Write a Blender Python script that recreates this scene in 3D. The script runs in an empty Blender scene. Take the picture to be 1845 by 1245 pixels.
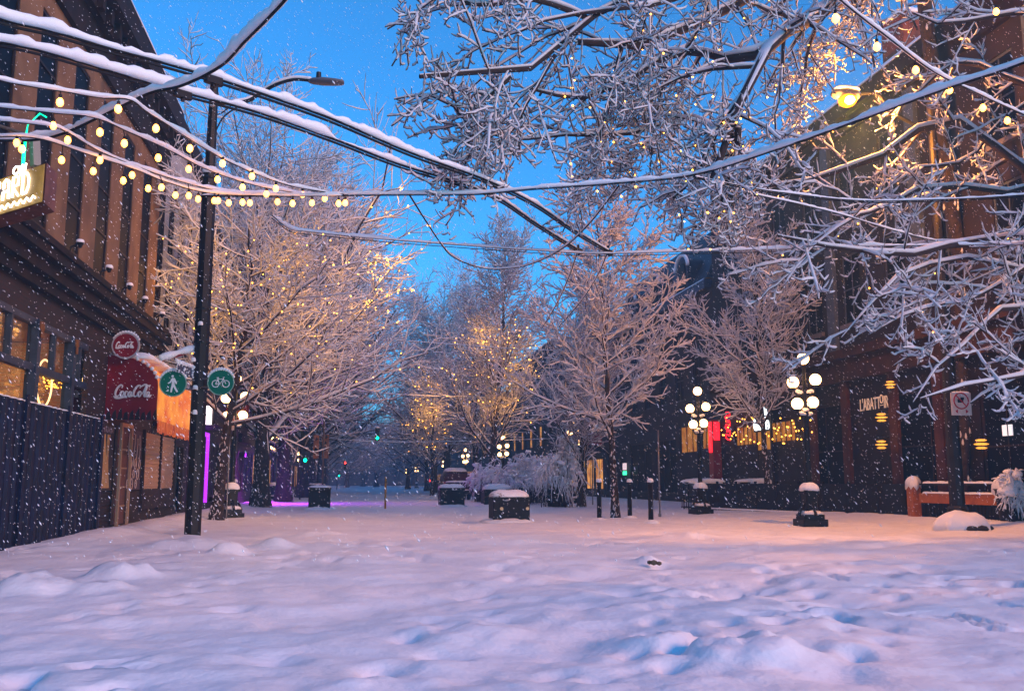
import bpy, math, random
import numpy as np
from mathutils import Matrix, Vector

R_ = math.radians
C = bpy.context.scene
COL = C.collection
# ------------------------------------------------------------------ camera
F = 1690.0; CXP, CYP = 922.5, 622.5; EYE = 1.15
YAW, PIT = R_(9.37), R_(8.28)
fw = np.array([math.sin(YAW)*math.cos(PIT), math.cos(YAW)*math.cos(PIT), math.sin(PIT)])
rt = np.array([math.cos(YAW), -math.sin(YAW), 0.0]); upv = np.cross(rt, fw)
cd = bpy.data.cameras.new('camera'); cam = bpy.data.objects.new('camera', cd); COL.objects.link(cam)
cd.sensor_width = 36; cd.lens = 36*F/1845; cd.clip_end = 3000; cd.clip_start = 0.05
cam.location = (0, 0, EYE); cam.rotation_euler = (math.pi/2+PIT, 0, -YAW)
C.camera = cam
# ------------------------------------------------------------------ world, sun, exposure
SUN_AZ = R_(138); SUN_EL = R_(20)          # clockwise from +Y
W = bpy.data.worlds.new('World'); C.world = W; W.use_nodes = True
nt = W.node_tree; nt.nodes.clear()
sky = nt.nodes.new('ShaderNodeTexSky'); sky.sky_type = 'NISHITA'; sky.sun_disc = False
sky.sun_elevation = SUN_EL; sky.sun_rotation = SUN_AZ
sky.ozone_density = 6.0; sky.air_density = 1.0; sky.dust_density = 0.3
tint = nt.nodes.new('ShaderNodeMix'); tint.data_type = 'RGBA'; tint.blend_type = 'MULTIPLY'
tint.inputs[0].default_value = 1.0; tint.inputs[7].default_value = (0.37, 1.36, 1.72, 1)
bg = nt.nodes.new('ShaderNodeBackground'); bg.inputs[1].default_value = 0.080
wo = nt.nodes.new('ShaderNodeOutputWorld')
nt.links.new(sky.outputs[0], tint.inputs[6]); nt.links.new(tint.outputs[2], bg.inputs[0]); nt.links.new(bg.outputs[0], wo.inputs[0])
sl = bpy.data.lights.new('sun', 'SUN'); sun = bpy.data.objects.new('sun', sl); COL.objects.link(sun)
sl.energy = 1.42; sl.angle = R_(16); sl.color = (1.0, 0.42, 0.24)
sd = Vector((math.sin(SUN_AZ)*math.cos(SUN_EL), math.cos(SUN_AZ)*math.cos(SUN_EL), math.sin(SUN_EL)))
sun.rotation_euler = sd.to_track_quat('Z', 'Y').to_euler(); sun.location = (20, -20, 30)
C.view_settings.view_transform = 'Standard'; C.view_settings.look = 'None'
C.view_settings.gamma = 1.0; C.view_settings.exposure = 1.08
C.cycles.use_denoising = True
C.cycles.sample_clamp_indirect = 3.0; C.cycles.max_bounces = 6; C.cycles.diffuse_bounces = 2
C.cycles.volume_bounces = 0; C.cycles.transparent_max_bounces = 6; C.cycles.use_light_tree = True
C.cycles.caustics_reflective = False; C.cycles.caustics_refractive = False

def ray(x, y): return fw+rt*(x-CXP)/F+upv*(CYP-y)/F
O_ = np.array([0, 0, EYE])
def onz(x, y, z=0.0):
    r = ray(x, y); return O_+r*(z-EYE)/r[2]
def ony(x, y, Y):
    r = ray(x, y); return O_+r*Y/r[1]
def onx(x, y, X):
    r = ray(x, y); return O_+r*X/r[0]

# ------------------------------------------------------------------ materials
MATS = {}
def mat(name, col, rough=0.7, metal=0.0, var=0.0, scale=6.0, bump=0.0, bscale=20.0, emit=None, es=0.0, col2=None, sheen=0, spec=None):
    if name in MATS: return MATS[name]
    m = bpy.data.materials.new(name); m.use_nodes = True; n = m.node_tree; b = n.nodes['Principled BSDF']
    b.inputs['Base Color'].default_value = (*col, 1); b.inputs['Roughness'].default_value = rough; b.inputs['Metallic'].default_value = metal
    b.inputs['Specular IOR Level'].default_value = 0.22 if spec is None else spec
    tc = n.nodes.new('ShaderNodeTexCoord')
    if var > 0 or col2:
        no = n.nodes.new('ShaderNodeTexNoise'); no.inputs['Scale'].default_value = scale; no.inputs['Detail'].default_value = 6
        n.links.new(tc.outputs['Object'], no.inputs['Vector'])
        cr = n.nodes.new('ShaderNodeValToRGB'); c2 = col2 or tuple(c*(1-var) for c in col)
        cr.color_ramp.elements[0].position = 0.35; cr.color_ramp.elements[1].position = 0.65
        cr.color_ramp.elements[0].color = (*c2, 1); cr.color_ramp.elements[1].color = (*col, 1)
        n.links.new(no.outputs[0], cr.inputs[0]); n.links.new(cr.outputs[0], b.inputs['Base Color'])
    if bump > 0:
        nb = n.nodes.new('ShaderNodeTexNoise'); nb.inputs['Scale'].default_value = bscale; nb.inputs['Detail'].default_value = 5
        n.links.new(tc.outputs['Object'], nb.inputs['Vector'])
        bu = n.nodes.new('ShaderNodeBump'); bu.inputs['Strength'].default_value = bump; bu.inputs['Distance'].default_value = 0.02
        n.links.new(nb.outputs[0], bu.inputs['Height']); n.links.new(bu.outputs[0], b.inputs['Normal'])
    if emit:
        b.inputs['Emission Color'].default_value = (*emit, 1); b.inputs['Emission Strength'].default_value = es
    MATS[name] = m; return m

def brickmat(name, c1, c2, mortar, scale=1.0):
    m = bpy.data.materials.new(name); m.use_nodes = True; n = m.node_tree; b = n.nodes['Principled BSDF']; b.inputs['Roughness'].default_value = 0.85
    g = n.nodes.new('ShaderNodeNewGeometry'); sp = n.nodes.new('ShaderNodeSeparateXYZ'); n.links.new(g.outputs['Position'], sp.inputs[0])
    ad = n.nodes.new('ShaderNodeMath'); n.links.new(sp.outputs[0], ad.inputs[0]); n.links.new(sp.outputs[1], ad.inputs[1])
    cb = n.nodes.new('ShaderNodeCombineXYZ'); n.links.new(ad.outputs[0], cb.inputs[0]); n.links.new(sp.outputs[2], cb.inputs[1])
    br = n.nodes.new('ShaderNodeTexBrick'); br.inputs['Scale'].default_value = 1.0; br.inputs['Brick Width'].default_value = 0.24*scale; br.inputs['Row Height'].default_value = 0.08*scale
    br.inputs['Mortar Size'].default_value = 0.008*scale; br.inputs['Color1'].default_value = (*c1, 1); br.inputs['Color2'].default_value = (*c2, 1); br.inputs['Mortar'].default_value = (*mortar, 1)
    n.links.new(cb.outputs[0], br.inputs['Vector'])
    no = n.nodes.new('ShaderNodeTexNoise'); no.inputs['Scale'].default_value = 0.9; no.inputs['Detail'].default_value = 8; n.links.new(g.outputs['Position'], no.inputs['Vector'])
    mr = n.nodes.new('ShaderNodeMapRange'); mr.inputs[1].default_value = 0.3; mr.inputs[2].default_value = 0.7; mr.inputs[3].default_value = 0.45; mr.inputs[4].default_value = 1.25
    n.links.new(no.outputs[0], mr.inputs[0])
    mx = n.nodes.new('ShaderNodeMix'); mx.data_type = 'RGBA'; mx.blend_type = 'MULTIPLY'; mx.inputs[0].default_value = 1
    n.links.new(br.outputs[0], mx.inputs[6]); n.links.new(mr.outputs[0], mx.inputs[7]); n.links.new(mx.outputs[2], b.inputs['Base Color'])
    bu = n.nodes.new('ShaderNodeBump'); bu.inputs['Strength'].default_value = 0.5; bu.inputs['Distance'].default_value = 0.01
    n.links.new(br.outputs[1], bu.inputs['Height']); bu.invert = True; n.links.new(bu.outputs[0], b.inputs['Normal'])
    MATS[name] = m; return m

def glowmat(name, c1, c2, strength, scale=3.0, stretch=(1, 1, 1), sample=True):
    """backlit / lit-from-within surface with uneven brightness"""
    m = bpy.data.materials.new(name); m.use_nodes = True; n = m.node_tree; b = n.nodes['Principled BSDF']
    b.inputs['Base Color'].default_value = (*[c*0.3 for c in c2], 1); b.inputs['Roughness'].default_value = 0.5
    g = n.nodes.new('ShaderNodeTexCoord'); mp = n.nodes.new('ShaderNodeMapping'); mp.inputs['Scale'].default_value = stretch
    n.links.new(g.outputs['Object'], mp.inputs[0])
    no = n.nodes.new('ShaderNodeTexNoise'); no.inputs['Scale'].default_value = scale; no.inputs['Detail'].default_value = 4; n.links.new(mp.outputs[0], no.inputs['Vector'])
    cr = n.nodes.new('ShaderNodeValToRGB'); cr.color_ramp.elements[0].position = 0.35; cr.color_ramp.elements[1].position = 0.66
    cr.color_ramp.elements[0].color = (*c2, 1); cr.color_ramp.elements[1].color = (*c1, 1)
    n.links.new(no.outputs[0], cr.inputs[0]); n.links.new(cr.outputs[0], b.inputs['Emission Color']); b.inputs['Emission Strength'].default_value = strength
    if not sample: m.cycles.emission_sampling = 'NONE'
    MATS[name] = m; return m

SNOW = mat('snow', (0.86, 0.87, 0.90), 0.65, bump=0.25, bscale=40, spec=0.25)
TSNOW = mat('twig_snow_shaded', (0.62, 0.62, 0.66), 0.7, spec=0.2)  # snow colour darkened to stand in for shade among the branches
GSNOW = mat('ground_snow', (0.88, 0.88, 0.90), 0.6, var=0.10, scale=1.3, bump=0.55, bscale=14, spec=0.25)
BARK = mat('bark', (0.050, 0.034, 0.026), 0.9, col2=(0.018, 0.013, 0.012), scale=9, bump=0.8, bscale=25)
TWIG = mat('twig', (0.035, 0.024, 0.022), 0.9)
BLACK = mat('black_metal', (0.010, 0.010, 0.012), 0.45, var=0.4, scale=5)
CABLE = mat('cable_rubber', (0.008, 0.008, 0.010), 0.6)
STUCCO = mat('stucco', (0.22, 0.130, 0.070), 0.9, col2=(0.13, 0.075, 0.042), scale=1.2, bump=0.3)
DKWOOD = mat('dark_wood', (0.030, 0.015, 0.009), 0.6, col2=(0.014, 0.008, 0.006), scale=3)
CORN = mat('cornice_brown', (0.020, 0.009, 0.005), 0.8, col2=(0.007, 0.004, 0.003), scale=2.5)
BLUEGREY = mat('frame_bluegrey', (0.03, 0.045, 0.08), 0.5, var=0.4)
FENCE = mat('hoarding_blue', (0.0015, 0.004, 0.030), 0.5, var=0.5, scale=2)
GLASSD = mat('dark_glass', (0.004, 0.004, 0.006), 0.5, spec=0.05)
RED = mat('sign_red', (0.24, 0.002, 0.005), 0.5, var=0.3, scale=2)
WHITE = mat('white_paint', (0.8, 0.8, 0.8), 0.5)
GREEN = mat('sign_green', (0.0, 0.14, 0.075), 0.4)
METAL = mat('galvanised', (0.22, 0.22, 0.23), 0.45, 0.6, var=0.3)
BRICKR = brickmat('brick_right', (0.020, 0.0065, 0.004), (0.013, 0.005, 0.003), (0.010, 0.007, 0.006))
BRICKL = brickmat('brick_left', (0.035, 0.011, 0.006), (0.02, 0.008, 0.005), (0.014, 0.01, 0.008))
BRICKB = brickmat('brick_dark', (0.030, 0.016, 0.013), (0.02, 0.011, 0.01), (0.018, 0.015, 0.013))
SIDING = mat('pale_siding', (0.42, 0.42, 0.44), 0.8, var=0.25, scale=2)
AMBER = glowmat('amber_window', (1.0, 0.42, 0.05), (0.45, 0.10, 0.01), 0.24, 2.5)
FARWIN = glowmat('far_lit_window', (1.0, 0.45, 0.10), (0.35, 0.10, 0.02), 0.5, 1.5, sample=False)
GLOBE = mat('globe_glow', (0.9, 0.85, 0.7), 0.4, emit=(1.0, 0.50, 0.17), es=6.5)
BULB = mat('bulb_glow', (0.9, 0.7, 0.4), 0.3, emit=(1.0, 0.33, 0.03), es=7.0)
FAIRY = mat('fairy_glow', (0.9, 0.7, 0.4), 0.3, emit=(1.0, 0.37, 0.03), es=6.0)
WOODO = mat('orange_wood', (0.42, 0.13, 0.03), 0.6, col2=(0.28, 0.08, 0.02), scale=4)
YEL = mat('yellow_paint', (0.55, 0.24, 0.02), 0.6)
PLANTER = mat('planter_black', (0.012, 0.012, 0.014), 0.6, var=0.5, scale=6)

# ------------------------------------------------------------------ mesh helpers
class MB:
    def __init__(s): s.v = []; s.f = []; s.m = []; s.mi = 0
    def add(s, V, Fa, flip=False):
        b = len(s.v); s.v.extend([tuple(map(float, p)) for p in V])
        for q in Fa: s.f.append(tuple(b+i for i in q)); s.m.append(s.mi)
        return s
    def box(s, x0, x1, y0, y1, z0, z1):
        V = [(x, y, z) for z in (z0, z1) for y in (y0, y1) for x in (x0, x1)]
        return s.add(V, [(0, 2, 3, 1), (4, 5, 7, 6), (0, 1, 5, 4), (2, 6, 7, 3), (0, 4, 6, 2), (1, 3, 7, 5)])
    def cbox(s, c, sz, rz=0.0, bev=0.0):
        x, y, z = sz[0]/2, sz[1]/2, sz[2]/2; ca, sa = math.cos(rz), math.sin(rz)
        if bev <= 0: pts = [(-x, -y), (x, -y), (x, y), (-x, y)]
        else: pts = [(-x+bev, -y), (x-bev, -y), (x, -y+bev), (x, y-bev), (x-bev, y), (-x+bev, y), (-x, y-bev), (-x, -y+bev)]
        n = len(pts); V = []
        for zz in (-z, z):
            for a, b in pts: V.append((c[0]+a*ca-b*sa, c[1]+a*sa+b*ca, c[2]+zz))
        Fa = [tuple(range(n-1, -1, -1)), tuple(range(n, 2*n))]+[(i, (i+1) % n, n+(i+1) % n, n+i) for i in range(n)]
        return s.add(V, Fa)
    def quad(s, a, b, c, d): return s.add([a, b, c, d], [(0, 1, 2, 3)])
    def tube(s, pts, r, n=8, cap=True):
        pts = [np.array(p, float) for p in pts]; K = len(pts); rr = r if hasattr(r, '__len__') else [r]*K; V = []
        u = None
        for i in range(K):
            T = pts[min(i+1, K-1)]-pts[max(i-1, 0)]; T = T/(np.linalg.norm(T)+1e-9)
            if u is None: u = np.cross(T, (0, 0, 1) if abs(T[2]) < 0.9 else (1, 0, 0))
            u = u-T*(u@T); u = u/(np.linalg.norm(u)+1e-9); w = np.cross(T, u)
            for k in range(n):
                a = 2*math.pi*k/n; V.append(pts[i]+(u*math.cos(a)+w*math.sin(a))*rr[i])
        Fa = [(i*n+k, i*n+(k+1) % n, (i+1)*n+(k+1) % n, (i+1)*n+k) for i in range(K-1) for k in range(n)]
        if cap: Fa += [tuple(range(n-1, -1, -1)), tuple((K-1)*n+k for k in range(n))]
        return s.add(V, Fa)
    def lathe(s, prof, c, n=16, axis='z'):
        V = []
        for r, h in prof:
            for k in range(n):
                a = 2*math.pi*k/n; p = (r*math.cos(a), r*math.sin(a), h)
                if axis == 'y': p = (p[0], p[2], p[1])
                if axis == 'x': p = (p[2], p[0], p[1])
                V.append((c[0]+p[0], c[1]+p[1], c[2]+p[2]))
        K = len(prof); Fa = [(i*n+k, i*n+(k+1) % n, (i+1)*n+(k+1) % n, (i+1)*n+k) for i in range(K-1) for k in range(n)]
        Fa += [tuple(range(n-1, -1, -1)), tuple((K-1)*n+k for k in range(n))]
        return s.add(V, Fa)
    def ball(s, c, r, n=12, sq=1.0):
        m = n//2+1
        return s.lathe([(max(1e-4, r*math.sin(math.pi*i/m)), -r*sq*math.cos(math.pi*i/m)) for i in range(m+1)], c, n)
    def prism(s, poly, fn, d0, d1):
        """poly 2D outline, fn(u,v,d)->xyz"""
        n = len(poly); V = [fn(u, v, d0) for u, v in poly]+[fn(u, v, d1) for u, v in poly]
        return s.add(V, [tuple(range(n-1, -1, -1)), tuple(range(n, 2*n))]+[(i, (i+1) % n, n+(i+1) % n, n+i) for i in range(n)])
    def build(s, name, mats, parent=None, smooth=False):
        me = bpy.data.meshes.new(name); me.from_pydata(s.v, [], s.f)
        ms = mats if isinstance(mats, (list, tuple)) else [mats]
        for m in ms: me.materials.append(m)
        if len(ms) > 1: me.polygons.foreach_set('material_index', s.m)
        if smooth: me.polygons.foreach_set('use_smooth', [True]*len(me.polygons))
        me.update(); o = bpy.data.objects.new(name, me); COL.objects.link(o)
        if parent is not None: attach(o, parent)
        return o
def attach(o, p):
    def world(q): return (world(q.parent) @ q.matrix_parent_inverse @ q.matrix_basis) if q.parent else q.matrix_basis.copy()
    o.parent = p; o.matrix_parent_inverse = world(p).inverted()
def tag(o, label, cat, group=None, kind=None):
    if label: o['label'] = label
    if cat: o['category'] = cat
    if group: o['group'] = group
    if kind: o['kind'] = kind
    return o
def thing(name, loc, label, cat, group=None, kind=None):
    o = bpy.data.objects.new(name, None); COL.objects.link(o); o.location = loc; o.empty_display_size = 0.2
    return tag(o, label, cat, group, kind)
def copy_tree(o, parent=None):
    c = o.copy(); COL.objects.link(c)
    if parent: c.parent = parent
    for ch in o.children: copy_tree(ch, c)
    return c
def npmesh(name, V, Q, mats, parent=None, smooth=True, mi=None):
    """V (n,3) Q (m,4) fast build"""
    me = bpy.data.meshes.new(name); V = np.ascontiguousarray(V, dtype=np.float32); Q = np.ascontiguousarray(Q, dtype=np.int32)
    k = Q.shape[1]
    me.vertices.add(len(V)); me.vertices.foreach_set('co', V.ravel()); me.loops.add(Q.size); me.loops.foreach_set('vertex_index', Q.ravel())
    me.polygons.add(len(Q)); me.polygons.foreach_set('loop_start', np.arange(0, Q.size, k, dtype=np.int32)); me.polygons.foreach_set('loop_total', np.full(len(Q), k, dtype=np.int32))
    for m in (mats if isinstance(mats, (list, tuple)) else [mats]): me.materials.append(m)
    if mi is not None: me.polygons.foreach_set('material_index', np.asarray(mi, dtype=np.int32))
    if smooth: me.polygons.foreach_set('use_smooth', np.ones(len(Q), dtype=bool))
    me.update(calc_edges=True); o = bpy.data.objects.new(name, me); COL.objects.link(o)
    if parent is not None: attach(o, parent)
    return o
def rngnoise(seed):
    g = np.random.default_rng(seed).random((256, 256))
    def f(x, y):
        xi = np.floor(x).astype(int); yi = np.floor(y).astype(int); a = x-xi; b = y-yi; a = a*a*(3-2*a); b = b*b*(3-2*b)
        x0, x1, y0, y1 = xi % 256, (xi+1) % 256, yi % 256, (yi+1) % 256
        return (g[x0, y0]*(1-a)+g[x1, y0]*a)*(1-b)+(g[x0, y1]*(1-a)+g[x1, y1]*a)*b-0.5
    return f
NZ = rngnoise(5)
def snowcap(mb, c, sx, sy, h, rz=0.0, pw=3.0, n=28, jag=0.12, seed=0, drip=0.03, pe=0.55):
    """heaped snow on a flat top; c is the centre of its underside"""
    rg = np.random.default_rng(seed+17); ca, sa = math.cos(rz), math.sin(rz); V = []; K = 5
    js = 1+jag*(rg.random(n)-0.5)
    for i in range(K+1):
        q = i/K; rad = math.cos(q*math.pi/2)**pe if i < K else 0.02; zz = h*math.sin(q*math.pi/2)
        for k in range(n):
            a = 2*math.pi*k/n; cc, ss = math.cos(a), math.sin(a)
            m = (abs(cc)**pw+abs(ss)**pw)**(-1/pw)*rad*js[k]
            x = cc*m*sx/2; y = ss*m*sy/2
            z = zz*(1+0.35*float(NZ(np.array(c[0]*3+x*4+seed), np.array(c[1]*3+y*4))))-(drip*rg.random() if i == 0 else 0)
            V.append((c[0]+x*ca-y*sa, c[1]+x*sa+y*ca, c[2]+z))
    Fa = [(i*n+k, i*n+(k+1) % n, (i+1)*n+(k+1) % n, (i+1)*n+k) for i in range(K) for k in range(n)]+[tuple(range(n-1, -1, -1)), tuple(K*n+k for k in range(n))]
    mb.add(V, Fa); return mb
def text_mesh(txt, size, org, u, v, m, name, parent, ext=0.01, sx=1.0, shear=0.0, bold=0.0, align='LEFT', fit=None):
    cu = bpy.data.curves.new('txt', 'FONT'); cu.body = txt; cu.size = size; cu.extrude = ext; cu.shear = shear; cu.offset = bold; cu.align_x = align
    t = bpy.data.objects.new('txt', cu); COL.objects.link(t); bpy.context.view_layer.update()
    me = bpy.data.meshes.new_from_object(t.evaluated_get(bpy.context.evaluated_depsgraph_get())); bpy.data.objects.remove(t)
    if fit: xs = [w.co.x for w in me.vertices]; sx = fit/(max(xs)-min(xs))
    u = Vector(u).normalized(); v = Vector(v).normalized(); n = u.cross(v)
    M = Matrix(((u.x*sx, v.x, n.x, org[0]), (u.y*sx, v.y, n.y, org[1]), (u.z*sx, v.z, n.z, org[2]), (0, 0, 0, 1)))
    me.transform(M); me.materials.clear(); me.materials.append(m); me.name = name
    o = bpy.data.objects.new(name, me); COL.objects.link(o)
    if parent is not None: attach(o, parent)
    return o
def smooth_pts(P, k=6):
    P = [np.array(p, float) for p in P]; out = []
    for i in range(len(P)-1):
        p0, p1, p2, p3 = P[max(i-1, 0)], P[i], P[i+1], P[min(i+2, len(P)-1)]
        for j in range(k):
            t = j/k; out.append(0.5*((2*p1)+(-p0+p2)*t+(2*p0-5*p1+4*p2-p3)*t*t+(-p0+3*p1-3*p2+p3)*t**3))
    out.append(P[-1]); return out

# ------------------------------------------------------------------ ground
def make_ground():
    ys = np.concatenate([np.linspace(-25, 2.5, 60)[:-1], 2.5*np.exp(np.linspace(0, math.log(600/2.5), 620))])
    us = np.linspace(-1.7, 2.3, 470)
    Y, U = np.meshgrid(ys, us, indexing='ij'); X = U*(np.sqrt(Y*Y+30)*0.62+2)
    X = np.where(Y > 60, U*(np.sqrt(Y*Y+30)*0.62+2)*(1+(Y-60)/300), X)
    fade = np.clip(1.4-Y/60, 0.15, 1)
    ff_ = np.clip(1.35-Y/45, .06, 1); fade = fade*np.clip(1.6-Y/45, .2, 1)
    Z = 0.10*NZ(X/3.1+9, Y/4.0)*ff_+0.05*NZ(X/1.1, Y/1.4+40)*fade+0.036*NZ(X/0.42+7, Y/0.5)*fade+0.030*NZ(X/0.17, Y/0.2)*np.clip(1.3-Y/25, 0, 1)
    Z += 0.014*NZ(X/0.07+3, Y/0.08)*np.clip(1.2-Y/12, 0, 1)
    tr_m = np.clip(NZ(X/2.3+50, Y/3+8)*5, 0, 1); Z -= 0.10*tr_m*np.clip(0.12-abs(NZ(X/0.33+1, Y/0.4+2)+.28), 0, .12)/.12*fade
    Z -= 0.02
    near = np.clip(1.5-Y/18, 0, 1)
    Z += .32*near*(0.16*np.maximum(NZ(X/.24+5, Y/.27)-.22, 0)+0.10*np.maximum(NZ(X/.11+15, Y/.13)-.20, 0)-0.20*np.maximum(NZ(X/.38+25, Y/.42)-.26, 0))*(0.35+1.3*np.clip(NZ(X/2.2+3, Y/2.6)+.5, 0, 1))
    lumps = [(218, 1038, .40, .19), (60, 1062, .40, .17), (409, 998, .30, .15), (495, 985, .35, .12), (570, 965, .5, .10), (185, 1060, .3, .1),
             (1330, 1170, .5, .14), (1180, 1150, .35, .08), (850, 1130, .5, .07), (1175, 1008, .25, .10), (340, 985, .8, .12), (1230, 965, .6, .10), (900, 975, .9, .07), (640, 1010, .6, .06), (1500, 1040, .8, .06)]
    for px, py, r, h in lumps:
        c = onz(px, py); d = ((X-c[0])**2+(Y-c[1])**2)/(r*r); Z += h*np.exp(-(d*1.15)**1.7)*(1+.7*NZ(X/.16+px, Y/.18)+.4*NZ(X/.07, Y/.08+py))
    dents = [(1285, 1160, .20, .16), (1210, 1190, .10, .08), (1440, 1165, .16, .10), (1110, 1015, .22, .10), (1120, 1065, .18, .10), (1060, 1090, .2, .06), (760, 985, .15, .05),
             (1020, 1165, .14, .05), (690, 1190, .2, .06), (480, 1175, .18, .05), (1190, 1012, .12, .1), (1340, 1105, .1, .06), (1075, 1210, .1, .06), (1600, 1120, .16, .05), (870, 1060, .2, .05), (1500, 1210, .2, .05),
             (820, 1165, .15, .05), (1310, 1060, .2, .05), (420, 1090, .15, .06), (350, 1060, .1, .05), (900, 1110, .12, .05), (240, 1130, .2, .05), (560, 1120, .15, .05)]
    for px, py, r, h in dents:
        c = onz(px, py); d = ((X-c[0])**2+(Y-c[1])**2)/(r*r); Z -= h*np.exp(-d)
    rgd = np.random.default_rng(77)
    for (p0_, p1_, nn_) in [((1230, 1205), (1180, 985), 26), ((700, 1200), (960, 985), 22), ((1600, 1190), (1330, 975), 24), ((150, 1110), (620, 985), 22), ((1000, 1215), (1700, 1040), 20)]:
        A = onz(*p0_); B = onz(*p1_); d = (B-A)[:2]; L = np.linalg.norm(d); d = d/L
        for k in range(nn_):
            s_ = (k+.5)/nn_; cx = A[0]+d[0]*L*s_+d[1]*.14*(1 if k % 2 else -1)+rgd.normal(0, .08); cy = A[1]+d[1]*L*s_-d[0]*.14*(1 if k % 2 else -1)+rgd.normal(0, .1)
            du = (X-cx)*d[0]+(Y-cy)*d[1]; dv = -(X-cx)*d[1]+(Y-cy)*d[0]; Z -= rgd.uniform(.03, .075)*np.exp(-((du/.17)**2+(dv/.085)**2)**1.4); Z += .02*np.exp(-(((du-.24)/.1)**2+(dv/.12)**2))
    # old wheel ruts across the junction
    for (a, b, wd, dp) in [((600, 975), (1845, 1055), .35, .09), ((700, 1240), (1500, 1010), .25, .05), ((20, 1180), (1000, 1040), .35, .05), ((900, 1020), (1845, 1110), .3, .05)]:
        A = onz(*a); B = onz(*b); d = B[:2]-A[:2]; L = np.linalg.norm(d); d /= L
        dist = (X-A[0])*(-d[1])+(Y-A[1])*d[0]+0.3*NZ(X/1.5, Y/1.5)
        Z -= dp*np.exp(-(dist/wd)**2)*(0.6+0.8*NZ(X/0.8+3, Y/0.8))
    Z += 0.16*np.exp(-((X+5.4)/0.7)**2)*np.clip((Y-14)/6, 0, 1)+0.14*np.exp(-((X-17.0)/1.0)**2)*np.clip((Y-14)/6, 0, 1)
    n, m = Y.shape; V = np.stack([X, Y, Z], -1).reshape(-1, 3)
    i = np.arange(n-1)[:, None]*m+np.arange(m-1)[None, :]
    Q = np.stack([i, i+1, i+m+1, i+m], -1).reshape(-1, 4)
    o = npmesh('snow_ground', V, Q, GSNOW); o['kind'] = 'structure'
make_ground()

# ------------------------------------------------------------------ facades
def facade(X, sgn, y0, y1, z0, z1, holes, th=0.12):
    """sgn=+1: wall looks towards +X. holes: (ya,yb,za,zb). returns MB"""
    mb = MB(); ysv = sorted({y0, y1, *[h[0] for h in holes], *[h[1] for h in holes]}); zsv = sorted({z0, z1, *[h[2] for h in holes], *[h[3] for h in holes]})
    ysv = [y for y in ysv if y0 <= y <= y1]; zsv = [z for z in zsv if z0 <= z <= z1]
    def hole(a, b, c, d):
        ym, zm = (a+b)/2, (c+d)/2
        return any(h[0] < ym < h[1] and h[2] < zm < h[3] for h in holes)
    for i in range(len(ysv)-1):
        for j in range(len(zsv)-1):
            a, b, c, d = ysv[i], ysv[i+1], zsv[j], zsv[j+1]
            if not hole(a, b, c, d):
                mb.quad((X, a, c), (X, b, c), (X, b, d), (X, a, d))
    Xi = X-sgn*th
    for a, b, c, d in holes:
        mb.quad((X, a, c), (Xi, a, c), (Xi, a, d), (X, a, d)); mb.quad((X, b, c), (Xi, b, c), (Xi, b, d), (X, b, d))
        mb.quad((X, a, c), (X, b, c), (Xi, b, c), (Xi, a, c)); mb.quad((X, a, d), (X, b, d), (Xi, b, d), (Xi, a, d))
    return mb
def window(par, X, sgn, a, b, c, d, rec=0.05, gm=GLASSD, fm=WHITE, bars=(1, 1), fr=0.07):
    xg = X-sgn*(rec+0.03); g = MB().box(min(xg, xg-sgn*0.02), max(xg, xg-sgn*0.02), a+0.003, b-0.003, c+0.003, d-0.003).build('window', gm, par)
    x0, x1 = sorted((X-sgn*rec, X-sgn*(rec+0.028))); f = MB(); e = 0.002
    f.box(x0, x1, a+e, a+fr, c+e, d-e).box(x0, x1, b-fr, b-e, c+e, d-e).box(x0, x1, a+fr, b-fr, c+e, c+fr).box(x0, x1, a+fr, b-fr, d-fr, d-e)
    for i in range(1, bars[0]+1):
        y = a+(b-a)*i/(bars[0]+1); f.box(x0, x1, y-0.02, y+0.02, c+fr, d-fr)
    for i in range(1, bars[1]+1):
        z = c+(d-c)*i/(bars[1]+1); f.box(x0+0.004, x1-0.004, a+fr, b-fr, z-0.025, z+0.025)
    f.build('frame', fm, g); return g
def shell(mb, X, sgn, y0, y1, z1, depth, ends=True):
    xb = X-sgn*depth; mb.quad((X, y0, z1), (X, y1, z1), (xb, y1, z1), (xb, y0, z1))
    mb.quad((X, y0, 0), (X, y0, z1), (xb, y0, z1), (xb, y0, 0)); mb.quad((X, y1, 0), (X, y1, z1), (xb, y1, z1), (xb, y1, 0)); mb.quad((xb, y0, 0), (xb, y1, 0), (xb, y1, z1), (xb, y0, z1))
def roofsnow(par, X, sgn, y0, y1, z, depth, over=0.25, h=0.22):
    mb = MB(); n = int((y1-y0)/0.7)+2; V = []
    for i in range(n):
        y = y0+(y1-y0)*i/(n-1); hh = h*(0.8+0.5*float(NZ(np.array(y*0.8), np.array(z)))); x0 = X+sgn*over
        V += [(x0, y, z+0.004), (x0-sgn*0.02, y, z+hh*0.7), (x0-sgn*0.18, y, z+hh), (X-sgn*depth, y, z+hh*1.1)]
    mb.add(V, [(i*4+k, i*4+k+1, (i+1)*4+k+1, (i+1)*4+k) for i in range(n-1) for k in range(3)])
    return mb.build('roof_snow', SNOW, par, smooth=True)

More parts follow.
